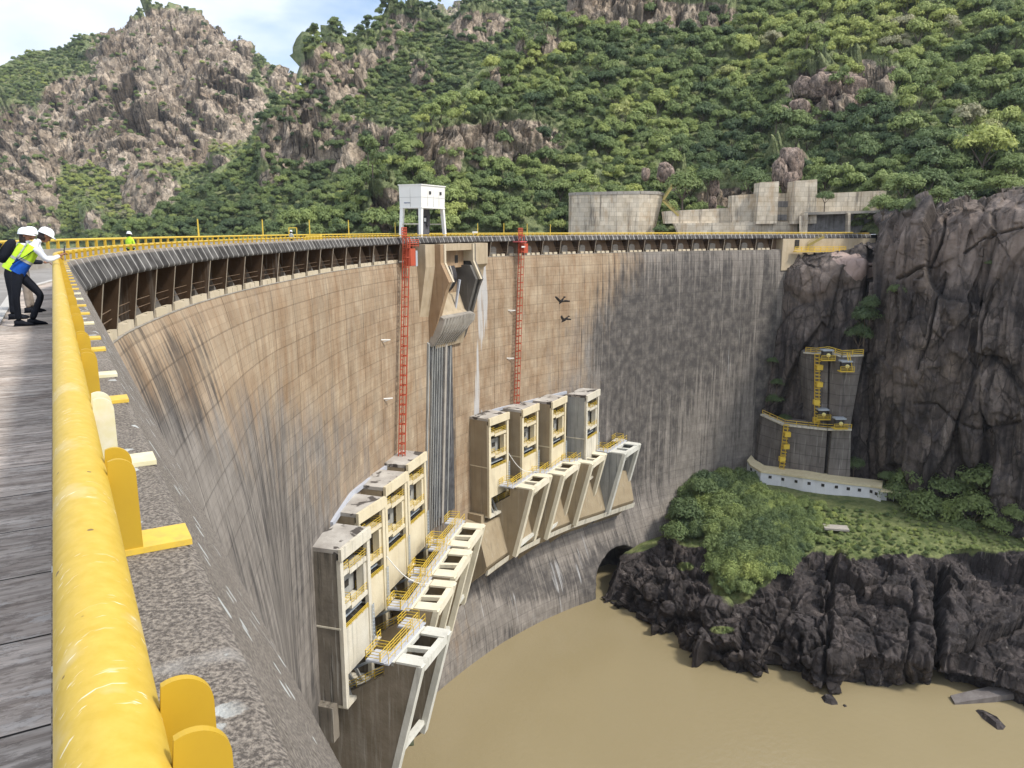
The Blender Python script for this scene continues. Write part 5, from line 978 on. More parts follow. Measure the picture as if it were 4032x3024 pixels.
C_black, C_white, C_blue, C_lime, C_khaki, C_skin, C_grey = cloth('black trousers', (.013, .015, .022)), cloth('white shirt', (.72, .74, .80)), cloth('blue vest panel', (.015, .09, .42)), cloth('lime vest', (.56, .86, .05), .6), cloth('khaki trousers', (.33, .28, .24)), cloth('skin', (.33, .17, .11), .6), cloth('reflective tape', (.45, .46, .42), .4)
C_helm = paint('white helmet shell', (.82, .85, .88), .3, .05); C_hair = paint('dark hair', (.03, .02, .018), .7)
def torso(name, rings, mat, parent, n=16, caps=True):
    """rings: (centre, half width vector, half depth vector)"""
    m = MB(); vs = []
    for c, a, b in rings: vs += [Vector(c) + Vector(a) * math.cos(2 * math.pi * k / n) + Vector(b) * math.sin(2 * math.pi * k / n) for k in range(n)]
    fs = [(r * n + k, r * n + (k + 1) % n, (r + 1) * n + (k + 1) % n, (r + 1) * n + k) for r in range(len(rings) - 1) for k in range(n)]
    if caps: fs += [tuple(range(n - 1, -1, -1)), tuple(range((len(rings) - 1) * n, len(rings) * n))]
    m.add(vs, fs); o = m.build(name, mat, None, smooth=True); o.parent = parent; return o
def head(parent, c, fwd, r=.105, helmet=True, hair=True, long_hair=False):
    """a head with face, ears, hair and a peaked helmet; fwd: direction of the face (unit, may tilt down)"""
    c = Vector(c); f = Vector(fwd).normalized(); up = Vector((0, 0, 1)); sd_ = f.cross(up).normalized(); up = sd_.cross(f).normalized()
    T = lambda x, y, z: c + sd_ * x + f * y + up * z
    rows, n = 10, 14; vs = []; fs = []
    for i in range(rows + 1):
        ph = math.pi * i / rows; z = math.cos(ph); rr = math.sin(ph)
        for k in range(n):
            th = 2 * math.pi * k / n; x = rr * math.cos(th) * .74; y = rr * math.sin(th) * (.9 if math.sin(th) > 0 else .95)
            zz = z * 1.18
            if z < -.2: x *= 1 - .28 * (-z - .2); y = y * (1 - .15 * (-z)) + .06
            if math.sin(th) > .93 and -.45 < z < .05: y += .16 * (1 - abs(z + .2) / .28) if abs(z + .2) < .28 else 0
            if math.sin(th) > .6 and .0 < z < .35: y -= .05
            vs.append(T(x * r, y * r, zz * r))
    fs = [(i * n + k, i * n + (k + 1) % n, (i + 1) * n + (k + 1) % n, (i + 1) * n + k) for i in range(rows) for k in range(n)]
    m = MB(); m.add(vs, fs)
    for s_ in (1, -1): m.box(T(s_ * r * .76, 0, 0), (.02, .045, .06), rz=math.atan2(f.y, f.x) - math.pi / 2)
    h = m.build('head', C_skin, None, smooth=True); h.parent = parent
    e = MB()
    for s_ in (1, -1): e.cyl(T(s_ * r * .3, r * .80, r * .12), T(s_ * r * .3, r * .9, r * .12), .013, n=8)
    e.bar(T(-r * .25, r * .88, -r * .55), T(r * .25, r * .88, -r * .55), .012); e = e.build('eyes_and_mouth', C_hair, None); e.parent = h
    if hair:
        q = MB(); q.loft([T(math.cos(a) * r * .82, math.sin(a) * r * 1.0 - .012, r * .5) for a in np.linspace(math.pi * .95, 2.05 * math.pi, 9)], [T(math.cos(a) * r * .80, math.sin(a) * r * 1.0 - .005, -r * (.9 if not long_hair else 1.9)) for a in np.linspace(math.pi * .95, 2.05 * math.pi, 9)]); q = q.build('hair', C_hair, None, smooth=True); q.parent = h
    if helmet:
        vs = []; n2 = 18; R = r * 1.18
        prof = [(1.30, .22), (1.06, .30), (1.02, .5), (.95, .78), (.78, 1.08), (.5, 1.3), (.2, 1.38), (.02, 1.39)]
        for i, (pr, pz) in enumerate(prof):
            for k in range(n2):
                th = 2 * math.pi * k / n2; fr = max(0, math.sin(th)); rad = pr if i else (1.10 + .42 * fr ** 2); vs.append(T(math.cos(th) * rad * R * .86, math.sin(th) * rad * R * 1.02, pz * r - (.02 * fr if i == 0 else 0) + (.012 if abs(math.cos(th)) < .2 and i > 2 else 0)))
        fs = [(i * n2 + k, i * n2 + (k + 1) % n2, (i + 1) * n2 + (k + 1) % n2, (i + 1) * n2 + k) for i in range(len(prof) - 1) for k in range(n2)]
        m = MB(); m.add(vs, fs); o = m.build('helmet', C_helm, None, smooth=True); o.parent = parent; sl = o.modifiers.new('s', 'SOLIDIFY'); sl.thickness = .006
    return h
def hand(parent, w, d, up, side, curl=.6, name='hand'):
    """palm and five separate bent fingers; w wrist, d finger direction, up = back of the hand"""
    w = Vector(w); d = Vector(d).normalized(); up = Vector(up).normalized(); s_ = d.cross(up).normalized() * side; up = s_.cross(d).normalized() * (1 if side > 0 else 1)
    nodes = [(*w, .026), (*(w + d * .05), .034, .018), (*(w + d * .085), .036, .016)]; edges = [(0, 1), (1, 2)]
    for k, (off, ln) in enumerate(((-.028, .068), (-.009, .078), (.010, .072), (.028, .056))):
        b = w + d * .088 + s_ * off; p1 = b + (d * math.cos(curl * .5) - up * math.sin(curl * .5)) * ln * .42; p2 = p1 + (d * math.cos(curl * 1.3) - up * math.sin(curl * 1.3)) * ln * .33; p3 = p2 + (d * math.cos(curl * 2) - up * math.sin(curl * 2)) * ln * .27
        i = len(nodes); nodes += [(*b, .0095), (*p1, .009), (*p2, .008), (*p3, .007)]; edges += [(2, i), (i, i + 1), (i + 1, i + 2), (i + 2, i + 3)]
    i = len(nodes); t0 = w + d * .035 - s_ * .030; t1 = t0 + (d * .6 - s_ * .7) * .035; t2 = t1 + (d * .9 - s_ * .2 - up * .2) * .032; nodes += [(*t0, .012), (*t1, .010), (*t2, .0085)]; edges += [(1, i), (i, i + 1), (i + 1, i + 2)]
    return skin_body(name, nodes, edges, C_skin, parent, 1, 1)
def shoe(parent, heel, rz, mat=None, sole=(0.55, .5, .08), L_=.29):
    h = Vector(heel); M = Matrix.Rotation(rz, 4, 'Z'); T = lambda x, y, z: h + M @ Vector((x, y, z))
    m = MB(); secs = [(-.03, .036, .10), (.03, .042, .125), (.09, .042, .115), (.15, .046, .078), (.21, .048, .06), (.255, .036, .045), (L_ - .015, .016, .03)]
    vs = []
    for y, w_, z in secs: vs += [T(-w_, y, .015), T(-w_, y, z * .6), T(-w_ * .5, y, z), T(w_ * .5, y, z), T(w_, y, z * .6), T(w_, y, .015)]
    fs = [(i * 6 + k, i * 6 + (k + 1) % 6, (i + 1) * 6 + (k + 1) % 6, (i + 1) * 6 + k) for i in range(len(secs) - 1) for k in range(6)] + [tuple(range(5, -1, -1)), tuple(range(36, 42))]
    m.add(vs, fs); o = m.build('shoe', mat or C_black, None, smooth=True); o.parent = parent
    s2 = MB(); s2.add([T(a * (.05 if y < .22 else .03), y, z) for z in (0, .02) for y in (-.04, L_ - .04, L_) for a in (-1, 1)], [(0, 1, 3, 2), (2, 3, 5, 4), (6, 8, 9, 7), (8, 10, 11, 9), (0, 6, 7, 1), (4, 5, 11, 10), (0, 2, 8, 6), (2, 4, 10, 8), (1, 7, 9, 3), (3, 9, 11, 5)]); q = s2.build('sole', C_black, None); q.parent = o
    return o
def person_at(S, Ld, lb, rz_off=0.0, h=1.70):
    """local frame: x points downstream (towards the rail), y along the crest away from the camera, z up from the walkway"""
    t = empty('person', SL(S, Ld, h), lb, 'person'); t.rotation_euler = (0, 0, math.atan2(N2[1], N2[0]) + rz_off); return t
def leaning(t, trousers, pack=True, legs=None, phone=True, vest_bottom=None):
    # x: towards rail, y: along; hips back, torso bent forward over the rail (rail top at x = rx, z 1.1)
    legs = legs or [((-.02, -.06, .92), (-.06, -.12, .50), (-.10, -.10, .10)), ((.02, .10, .92), (.26, .10, .52), (.12, .06, .10))]
    nodes = [(.0, .02, .95, .135, .12)]; edges = []
    for hp, kn, an in legs:
        i = len(nodes); nodes += [(*hp[:2], hp[2] - .04, .095), (*((Vector(hp) + Vector(kn)) / 2), .085), (*kn, .064), (*((Vector(kn) + Vector(an)) / 2), .060), (*an, .056)]; edges += [(0, i), (i, i + 1), (i + 1, i + 2), (i + 2, i + 3), (i + 3, i + 4)]
    nodes.append((.06, .02, 1.06, .13, .11)); edges.append((0, len(nodes) - 1))
    skin_body('trousers', nodes, edges, trousers, t)
    for hp, kn, an in legs: shoe(t, (an[0] - .05, an[1], 0), -math.pi / 2 + .05)
    tx = Vector((.55, 0, .83)).normalized(); dp = Vector((.83, 0, -.55)).normalized()
    def ring(u, w_, d_, sh=0): c = Vector((.03, .02, 1.0)) + tx * u + dp * sh; return (c, Vector((0, w_, 0)), dp * d_)
    torso('shirt', [ring(-.02, .15, .10), ring(.12, .155, .105), ring(.28, .18, .115), ring(.42, .20, .115), ring(.50, .17, .09), ring(.55, .07, .06), ring(.62, .055, .055)], C_white, t)
    torso('vest_lower', [ring(-.06, .175, .13), ring(.05, .18, .13), ring(.19, .178, .128)], vest_bottom or C_blue, t, caps=False); v_ = torso('vest_upper', [ring(.19, .18, .13), ring(.30, .188, .132), ring(.42, .205, .128), ring(.495, .175, .10)], C_lime, t, caps=False)
    o = torso('reflective_band', [ring(.175, .184, .136), ring(.225, .186, .137)], C_grey, t, caps=False); o.parent = v_
    for yy in (-.12, .14):
        b = MB()
        for u0, u1 in ((.20, .30), (.30, .42), (.42, .50)): b.bar(Vector((.03, .02, 1.0)) + tx * u0 + Vector((0, yy, 0)) - dp * .118, Vector((.03, .02, 1.0)) + tx * u1 + Vector((0, yy * .95, 0)) - dp * .112, .05, .02)
        b = b.build('reflective_strap', C_grey, None); b.parent = v_
    return tx, dp
def arms(t, spec, mat=None):
    for sh, el, wr, fd, side, curl in spec:
        m_ = (Vector(sh) + Vector(el)) / 2; f_ = (Vector(el) + Vector(wr)) / 2
        skin_body('sleeve', [(*sh, .066), (*m_, .056), (*el, .048), (*f_, .043), (*wr, .034)], [(0, 1), (1, 2), (2, 3), (3, 4)], mat or C_white, t)
        hand(t, wr, fd, (0, 0, 1), side, curl)
RX = .50
p1 = person_at(16.5, -.62, 'person in black trousers, blue and lime vest and black backpack photographing over the rail')
leaning(p1, C_black, legs=[((.0, -.08, .92), (-.06, -.10, .50), (-.06, -.02, .10)), ((.05, .10, .92), (.33, .06, .53), (.14, .10, .10))])
head(p1, (.50, .03, 1.60), (.88, .1, -.42))
arms(p1, [((.31, -.16, 1.40), (.50, -.20, 1.16), (.69, -.06, 1.24), (.8, .3, .5), 1, .9), ((.31, .20, 1.40), (.50, .24, 1.15), (.69, .06, 1.24), (.8, -.3, .5), -1, .9)])
ph = MB().box((.77, .0, 1.335), (.02, .085, .165), ry=.15).build('phone', M_drk, None); tag(ph, 'black mobile phone held up over the yellow rail', 'phone'); ph.matrix_world = Matrix.Translation(p1.location) @ Matrix.Rotation(p1.rotation_euler.z, 4, 'Z')
def backpack():
    m = MB(); c = Vector((-.02, .02, 1.27)); tx = Vector((.55, 0, .83)).normalized(); dn = Vector((-.83, 0, .55)).normalized(); secs = [(-.22, .12, .05), (-.19, .15, .085), (0, .155, .10), (.14, .145, .09), (.21, .12, .06), (.24, .06, .03)]; vs = []
    for u, w_, d_ in secs: cc = c + tx * u + dn * (.12); vs += [cc + Vector((0, w_ * math.cos(k * math.pi / 5), 0)) + dn * d_ * math.sin(k * math.pi / 5) for k in range(10)]
    m.add(vs, [(i * 10 + k, i * 10 + (k + 1) % 10, (i + 1) * 10 + (k + 1) % 10, (i + 1) * 10 + k) for i in range(5) for k in range(10)] + [tuple(range(9, -1, -1)), tuple(range(50, 60))])
    o = m.build('pack_body', C_black, None, smooth=True); t = empty('backpack', p1.location + Vector((0, 0, 0)), 'black backpack on the back of the person in black trousers', 'backpack'); t.rotation_euler = p1.rotation_euler; o.parent = t
    q = MB().bar((-.05, -.16, 1.12), (.20, -.21, 1.27), .035, .012).bar((.20, -.21, 1.27), (.36, -.16, 1.40), .035, .012).bar((.06, .19, 1.48), (.34, .19, 1.47), .035, .012).build('strap', C_black, None); q.parent = t
    q = MB().box(c + dn * .25 + tx * -.03, (.05, .22, .2), ry=.6).build('front_pocket', C_black, None); q.parent = t
backpack()
p2 = person_at(19.2, -.62, 'person in khaki trousers and lime vest leaning on the rail behind the first one')
leaning(p2, C_khaki, vest_bottom=C_lime, legs=[((.0, -.08, .92), (.02, -.10, .50), (.03, -.10, .10)), ((.02, .12, .92), (.06, .12, .50), (.10, .12, .10))])
head(p2, (.22, .0, 1.62), (.9, -.1, -.1)); arms(p2, [((.31, -.16, 1.40), (.42, -.17, 1.10), (.62, .0, 1.13), (1, .3, 0), 1, .7), ((.31, .20, 1.40), (.42, .2, 1.12), (.62, .1, 1.13), (1, -.2, 0), -1, .7)])
p3 = person_at(17.9, -.80, 'person with a tanned face and white helmet looking right behind the backpack')
leaning(p3, C_black, vest_bottom=C_lime, legs=[((.0, -.08, .90), (.0, -.09, .50), (-.02, -.08, .10)), ((.0, .10, .90), (.02, .10, .50), (.02, .10, .10))])
head(p3, (.34, .0, 1.60), (.95, -.2, -.05), long_hair=True); arms(p3, [((.31, -.18, 1.38), (.36, -.2, 1.10), (.58, -.12, 1.08), (1, .1, 0), 1, .6), ((.31, .20, 1.38), (.36, .22, 1.10), (.58, .12, 1.08), (1, -.1, 0), -1, .6)], C_black)
def standing(t, s, top, legsm, face, helm=True):
    nodes = [(0, 0, .95, .14, .11)]; edges = []
    for y in (-.1, .1): i = len(nodes); nodes += [(0, y, .88, .09), (.01, y, .5, .065), (0, y * 1.1, .1, .055)]; edges += [(0, i), (i, i + 1), (i + 1, i + 2)]
    skin_body('trousers', nodes, edges, legsm, t, sub=1)
    torso('vest', [((0, 0, .92), (0, .17, 0), (.12, 0, 0)), ((0, 0, 1.15), (0, .18, 0), (.125, 0, 0)), ((0, 0, 1.38), (0, .22, 0), (.125, 0, 0)), ((0, 0, 1.47), (0, .15, 0), (.09, 0, 0)), ((0, 0, 1.53), (0, .06, 0), (.06, 0, 0))], top, t)
    for y in (-1, 1): skin_body('sleeve', [(0, y * .2, 1.41, .065), (.02, y * .27, 1.15, .05), (.14, y * .24, .97, .038)], [(0, 1), (1, 2)], top, t, sub=1); hand(t, (.15, y * .24, .96), (.7, 0, -.7), (1, 0, 1), y, .5)
    for y in (-.1, .1): shoe(t, (-.04, y, 0), -math.pi / 2)
    head(t, (0, 0, 1.64), face)
def far_person(px, o, lb, top, legsm, H=1.0):
    s = s_of_px(px, o, 1.2); p = cv(s, o, 1.86 if o > 1.7 else 1.70); t = empty('person', p, lb, 'person'); tg = ctan(s); t.rotation_euler = (0, 0, math.atan2(tg.y, tg.x) - .6); t.scale = (H, H, H); standing(t, 1, top, legsm, (1, 0, -.1))
far_person(516, 1.15, 'person in a bright lime jacket and white helmet on the crest walkway', C_lime, C_black, .92)
far_person(1148, 1.2, 'person in grey clothes and white helmet far along the crest', C_grey, C_black, .95)
# ================================================================== RETAINING WALLS ABOVE THE FAR CREST
def slab(name, pts, Y, thick, mat, parent, lean=0.0):
    """front face through pixels pts at depth Y (number or list), solid backwards"""
    Ys = Y if hasattr(Y, '__len__') else [Y] * len(pts); A = [Vector(on_y(x, y, yy)) for (x, y), yy in zip(pts, Ys)]; B = [a + Vector((0.2, thick, 0)) for a in A]; return MB().loft(A, B).build(name, mat, parent)
def mat_blockwall():
    m, nt, b = newmat('pale block wall', 0.9, 0.2); p = wpos(nt); base = mix(nt, ramp(nt, N(nt, p, .5, 6, .65), [(0.3, 0), (.7, 1)]), (0.50, 0.42, 0.31), (0.68, 0.61, 0.50))
    sx = nt.nodes.new('ShaderNodeSeparateXYZ'); nt.links.new(p, sx.inputs[0]); cb = nt.nodes.new('ShaderNodeCombineXYZ'); nt.links.new(sx.outputs['X'], cb.inputs[0]); nt.links.new(sx.outputs['Z'], cb.inputs[1])
    br = nt.nodes.new('ShaderNodeTexBrick'); br.inputs['Scale'].default_value = 1; br.inputs['Brick Width'].default_value = 1.8; br.inputs['Row Height'].default_value = 1.1; br.inputs['Mortar Size'].default_value = .05; br.inputs['Color1'].default_value = (.86, .86, .86, 1); br.inputs['Color2'].default_value = (1.12, 1.12, 1.12, 1); br.inputs['Mortar'].default_value = (.74, .71, .68, 1); nt.links.new(cb.outputs[0], br.inputs['Vector'])
    base = mix(nt, 1, base, br.outputs['Color'], 'MULTIPLY'); base = mix(nt, ramp(nt, N(nt, p, 1.1, 6, .7, (1, 1, .08)), [(.52, 0), (.68, .85)]), base, (0.10, 0.085, 0.075)); base = mix(nt, ramp(nt, N(nt, p, .4, 4, .6, (1, 1, .5)), [(.55, 0), (.68, .5)]), base, (0.45, 0.31, 0.18)); nt.links.new(base, b.inputs['Base Color']); return m
M_blk = mat_blockwall(); M_rockcut = concrete('grey rock cut', (0.20, 0.19, 0.185), (0.36, 0.35, 0.34), .4, sc=.8, bmp=1.0)
t = empty('retaining_wall', on_y(2400, 925, 196), 'pale grey block retaining wall with a rounded right end above the crest', 'retaining wall')
N1 = 9; xs = [2243, 2270, 2340, 2430, 2520, 2590, 2612]; yt = [770, 768, 766, 764, 762, 764, 770]; Yd = [199, 197, 195, 194.5, 195, 197.5, 201]; xb = [2241, 2268, 2340, 2428, 2508, 2562, 2572]
m = MB(); F = [[Vector(on_y(x, y, Y)) for x, y, Y in zip(xs, yt, Yd)], [Vector(on_y(x, 935, Y)) for x, Y in zip(xb, Yd)]]
for k in range(len(xs) - 1): a, b, c, d = F[0][k], F[0][k + 1], F[1][k + 1], F[1][k]; m.loft([a, b, c, d], [q + Vector((0.3, 7, 0)) for q in (a, b, c, d)])
m.build('block_wall', M_blk, t)
m = MB()
for a, b in zip(F[0][:-1], F[0][1:]): m.bar(a + Vector((0, .3, .3)), b + Vector((0, .3, .3)), .8, .7)
m.build('coping', M_conc, t)
t = empty('abutment_wall_block', on_y(2900, 925, 190), 'long stepped tan and white retaining wall with tall buttress towers above the crest', 'retaining wall')
slab('lower_band', [(2655, 880), (3140, 872), (3140, 935), (2680, 935)], 189, 3, M_blk, t)
slab('striped_band', [(2614, 832), (2880, 818), (3155, 822), (3155, 876), (2620, 880)], 192, 4, M_blk, t)
slab('tan_panel', [(2882, 770), (2992, 762), (2992, 880), (2878, 882)], 190.5, 4, M_tanwall if 'M_tanwall' in globals() else M_blk, t)
slab('tower', [(2992, 718), (3068, 714), (3060, 880), (2978, 882)], 188, 5, M_blk, t)
slab('louvre_panel', [(3060, 762), (3122, 760), (3116, 880), (3056, 882)], 191, 3, M_blk, t)
for y0, y1 in ((792, 815), (845, 868)): slab('louvre', [(3062, y0), (3118, y0), (3118, y1), (3062, y1)], 190.8, .3, M_rockcut, t)
slab('tower', [(3134, 712), (3218, 706), (3215, 880), (3118, 882)], 186.5, 6, M_blk, t)
slab('upper_wall', [(3218, 762), (3492, 750), (3470, 835), (3215, 842)], 187.5, 5, M_blk, t)
slab('pillar', [(3148, 850), (3162, 850), (3162, 925), (3148, 925)], 184, .8, M_blk, t); slab('pillar', [(3165, 838), (3182, 838), (3178, 925), (3160, 925)], 184.5, 2, M_blk, t); slab('pillar', [(3340, 838), (3350, 838), (3348, 915), (3338, 915)], 184.5, 2, M_blk, t)
slab('recess_back', [(3175, 838), (3470, 833), (3450, 922), (3172, 925)], 189, 1, M_rockcut, t)
slab('lintel', [(3172, 836), (3470, 828), (3470, 838), (3172, 846)], 185.5, 2.0, M_conc, t)
M_stair = paint('faded yellow stair paint', (0.38, 0.30, 0.09), .6, .5, (0.12, 0.10, 0.07))
def stair(name, pts, Y, lb, w_=.9):
    t = empty(name, on_y(*pts[0], Y), lb, 'stairway')
    for (a, b) in zip(pts[:-1], pts[1:]):
        A, B = Vector(on_y(*a, Y)), Vector(on_y(*b, Y)); f = MB().bar(A, B, .12, .5).build('flight', M_stair, t); MB().rail([A, B], .9, .06, 2.0).build('stair_rail', M_stair, f)
stair('yellow_stair', [(2645, 738), (2610, 790), (2672, 850)], 192, 'yellow zigzag stair down the rock right of the block wall')
_g = float(pol(*[*on_r(3210, 960, -1.0)][:1], 123.6, 0)[1]); stair('gangway_stair', [(3245, 932), (3180, 968)], _g, 'yellow stair flight on the abutment wall below the far crest')
t = empty('gangway', pol(111, 123.5, -5), 'long yellow gangway along the abutment wall below the far crest', 'gangway')
A, B = [Vector(pol(q[0], float(rdam(q[0])) - 1.0, -4.9)) for q in (on_r(3130, 985, -1.0), on_r(3330, 985, -1.0))]; A.z = B.z = on_r(3240, 990, -1.0)[1]; MB().bar(A, B, 1.2, .15).build('deck', M_yrail, t); MB().rail([A, B], 1.0, .12, 1.6, 3).build('gangway_rail', M_yrail, t)
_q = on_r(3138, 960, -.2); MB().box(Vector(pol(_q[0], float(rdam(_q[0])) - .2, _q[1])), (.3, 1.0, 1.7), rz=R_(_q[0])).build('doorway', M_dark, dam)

# ================================================================== WALLS ON THE CLIFF AND THE WHITE GALLERY
M_cw = concrete('cliff anchor wall concrete', (0.13, 0.115, 0.105), (0.22, 0.20, 0.185), 0.65, (0.04, 0.037, 0.04), .35, lines=2.2); 
def cy(px, add): return CY(px, add * .62)
t = empty('upper_anchor_wall', on_y(3300, 1680, cy(3300, -8)), 'upper dark concrete wall on the cliff with yellow ladders and platforms', 'concrete wall')
def cwall(name, pts, parent, adds, mat=M_cw, thick=7): return slab(name, pts, [cy(p[0], a) for p, a in zip(pts, adds)], thick, mat, parent)
cwall('wall_panel', [(3172, 1388), (3212, 1392), (3218, 1680), (3185, 1672)], t, [-4, -7, -7, -4]); cwall('wall_panel', [(3212, 1392), (3262, 1388), (3256, 1686), (3218, 1680)], t, [-7, -7, -7, -7]); cwall('wall_panel', [(3272, 1388), (3315, 1402), (3300, 1700), (3262, 1690)], t, [-7, -8, -8, -7]); cwall('wall_panel', [(3315, 1402), (3398, 1398), (3345, 1700), (3300, 1700)], t, [-8, -5, -5, -8])
def onpx(pts, adds): return [Vector(on_y(x, y, cy(x, a))) for (x, y), a in zip(pts, adds)]
MB().rail(onpx([(3172, 1388), (3212, 1392), (3262, 1386), (3315, 1402), (3398, 1398)], [-4.2, -7.2, -7.2, -8.2, -5.2]), 1.1, .12, 1.8).build('top_rail', M_yrail, t)
m = MB(); P_ = onpx([(3172, 1388), (3212, 1392), (3262, 1386), (3315, 1402), (3398, 1398)], [-3.5, -6.5, -6.5, -7.5, -4.5]); [m.bar(a, b, 1.2, .3) for a, b in zip(P_[:-1], P_[1:])]; m.build('coping', M_creamdirty, t)
u = empty('lower_anchor_wall', on_y(3150, 1880, cy(3150, -12)), 'lower dark concrete wall on the cliff above the white gallery, yellow ladder', 'concrete wall')
cwall('wall_panel', [(3002, 1632), (3090, 1672), (3062, 1875), (2978, 1835)], u, [-6, -11, -11.5, -8], thick=9); cwall('wall_panel', [(3090, 1672), (3182, 1682), (3150, 1900), (3062, 1880)], u, [-11, -11, -11.5, -11.5]); cwall('wall_panel', [(3182, 1682), (3258, 1690), (3240, 1915), (3150, 1905)], u, [-11, -10.5, -11, -11.5]); cwall('wall_panel', [(3278, 1692), (3352, 1690), (3345, 1930), (3255, 1918)], u, [-10.5, -8, -8, -11])
P_ = onpx([(3002, 1632), (3090, 1672), (3182, 1682), (3258, 1690), (3352, 1690)], [-5.7, -10.7, -10.7, -10.2, -7.7]); m = MB(); [m.bar(a, b, 1.2, .35) for a, b in zip(P_[:-1], P_[1:])]; m.build('coping', M_creamdirty, u); MB().rail(P_, 1.0, .10, 2.0, 2).build('top_rail', M_yrail, u)
def yladder(parent, top, low, add):
    A, B = onpx([top, low], [add, add]); m = MB(); n = int((A - B).length / .7)
    for s_ in (-.45, .45): m.bar(A + Vector((s_, 0, 0)), B + Vector((s_, 0, 0)), .14)
    for k in range(n): p = A.lerp(B, k / n); m.bar(p - Vector((.45, 0, 0)), p + Vector((.45, 0, 0)), .12); m.bar(p + Vector((-.45, -.8, 0)), p + Vector((.45, -.8, 0)), .10); m.bar(p + Vector((-.45, 0, 0)), p + Vector((-.45, -.8, 0)), .08); m.bar(p + Vector((.45, 0, 0)), p + Vector((.45, -.8, 0)), .08)
    l = m.build('ladder', M_yrail, parent)
    for f in (.18, .42, .67, .92): p = A.lerp(B, f); MB().box(p + Vector((.3 * (1 if f < .5 else -1), -.5, 0)), (1.2, .9, 1.0)).build('rest_cage', M_yrail, l)
yladder(u, (3095, 1672), (3075, 1868), -12.0); yladder(t, (3217, 1394), (3216, 1672), -8.3)
def lampbox(x, y, add, lb, stem=None):
    p = Vector(on_y(x, y, cy(x, add))); b = empty('floodlight_platform', p, lb, 'platform', 'yellow platforms with instrument boxes on the cliff walls')
    MB().box(p + Vector((0, .2, .9)), (1.7, 1.2, 1.7)).build('shelter', M_drk, b); MB().box(p + Vector((0, .1, 1.85)), (2.2, 1.8, .25)).build('shelter_roof', M_steel, b)
    MB().cyl(p + Vector((.1, -.5, .9)), p + Vector((.1, -.75, .9)), .38, n=14).build('disc', paint('pale yellow disc', (.9, .82, .35)), b)
    MB().box(p + Vector((0, -.3, -.1)), (2.8, 1.6, .2)).build('deck', M_yrail, b); MB().rail([p + Vector((-1.4, -1.0, 0)), p + Vector((1.4, -1.0, 0))], .9, .08, 1.2).build('deck_rail', M_yrail, b)
    if stem: q = Vector(on_y(*stem, cy(x, add))); MB().bar(p + Vector((.9, 0, 0)), q, .2).bar(p + Vector((1.5, 0, 0)), q + Vector((.4, 0, 0)), .16).build('hanger', M_yrail, b)
lampbox(3254, 1414, -9, 'yellow instrument platform at the top of the upper cliff wall'); lampbox(3328, 1458, -9.6, 'yellow instrument platform hanging below the right end of the upper cliff wall', (3336, 1390)); lampbox(3236, 1646, -9, 'yellow instrument platform at the foot of the upper cliff wall'); lampbox(3303, 1682, -11.5, 'yellow instrument platform over the slot between the lower wall panels')
# white gallery
def gallery():
    M_gw = concrete('white gallery plaster', (0.66, 0.66, 0.67), (0.78, 0.78, 0.79), .12, (.35, .33, .3), .5); M_gr = concrete('cream gallery roof', (0.62, 0.53, 0.33), (0.72, 0.63, 0.42), .0, sc=1.2)
    ft = [(2938, 1817), (2952, 1836), (2993, 1860), (3075, 1870), (3160, 1882), (3250, 1896), (3340, 1908), (3425, 1918), (3470, 1924)]; fb = [(2941, 1842), (2955, 1862), (2994, 1888), (3075, 1902), (3160, 1924), (3250, 1938), (3340, 1944), (3425, 1952), (3468, 1966)]
    Z = [-49.6, -49.8, -50.2, -50.6, -50.8, -50.9, -50.9, -50.9, -50.9]
    B = [Vector(on_z(x, y, z - 1.4)) for (x, y), z in zip(fb, Z)]; Tp = []
    for b, (x, y) in zip(B, ft):
        d = ray(x, y); k = b.y / d[1]; Tp.append(Vector((b.x, b.y, d[2] * k)))
    bk = Vector((1.9, 3.6, 0)); g = empty('white_gallery', B[3], 'long white gallery building with square windows and cream flat roof at the cliff foot', 'building')
    m = MB(); r = MB()
    for k in range(len(B) - 1):
        m.loft([Tp[k], Tp[k + 1], B[k + 1] - Vector((0, 0, 1.0)), B[k] - Vector((0, 0, 1.0))], [q + bk for q in (Tp[k], Tp[k + 1], B[k + 1] - Vector((0, 0, 1.0)), B[k] - Vector((0, 0, 1.0)))])
        z0, z1 = Vector((-.15, -.25, .02)), Vector((-.15, -.25, .38)); r.loft([Tp[k] + z0, Tp[k + 1] + z0, Tp[k + 1] + z1, Tp[k] + z1], [q + bk * 1.12 for q in (Tp[k] + z0, Tp[k + 1] + z0, Tp[k + 1] + z1, Tp[k] + z1)])
    m.build('wall', M_gw, g); r.build('roof', M_gr, g)
    for x, y in ((2959, 1848), (2976, 1859), (3032, 1878), (3083, 1887), (3135, 1895), (3186, 1903), (3240, 1910), (3293, 1917), (3340, 1924), (3384, 1929), (3431, 1935), (3451, 1944)):
        k = max(i for i in range(len(B) - 1) if ft[i][0] <= x); d = ray(x, y); A0, A1 = B[k], B[k + 1]; e = A1 - A0; nrm = Vector((e.y, -e.x, 0)).normalized()
        tt = (A0.x * nrm.x + A0.y * nrm.y) / (d[0] * nrm.x + d[1] * nrm.y); c = Vector(d * tt); rz = math.atan2(e.y, e.x)
        w_ = MB().box(c + nrm * .02, (.95, .12, .95), rz=rz).build('window', M_gw, g); MB().box(c + nrm * .06, (.62, .10, .62), rz=rz).build('pane', M_dark, w_)
    c = B[-1] + Vector((1.8, .4, .3)); MB().box(c + Vector((0, 0, 1.45)), (3.6, 2.6, .3), rz=-.3).build('porch_roof', M_gr, g); MB().box(c + Vector((-.2, .6, .2)), (2.6, .8, 2.4), rz=-.3).build('porch', M_gw, g); MB().box(c + Vector((.25, .12, 0)), (1.2, .15, 2.1), rz=-.3).build('door', M_dark, g)
gallery()
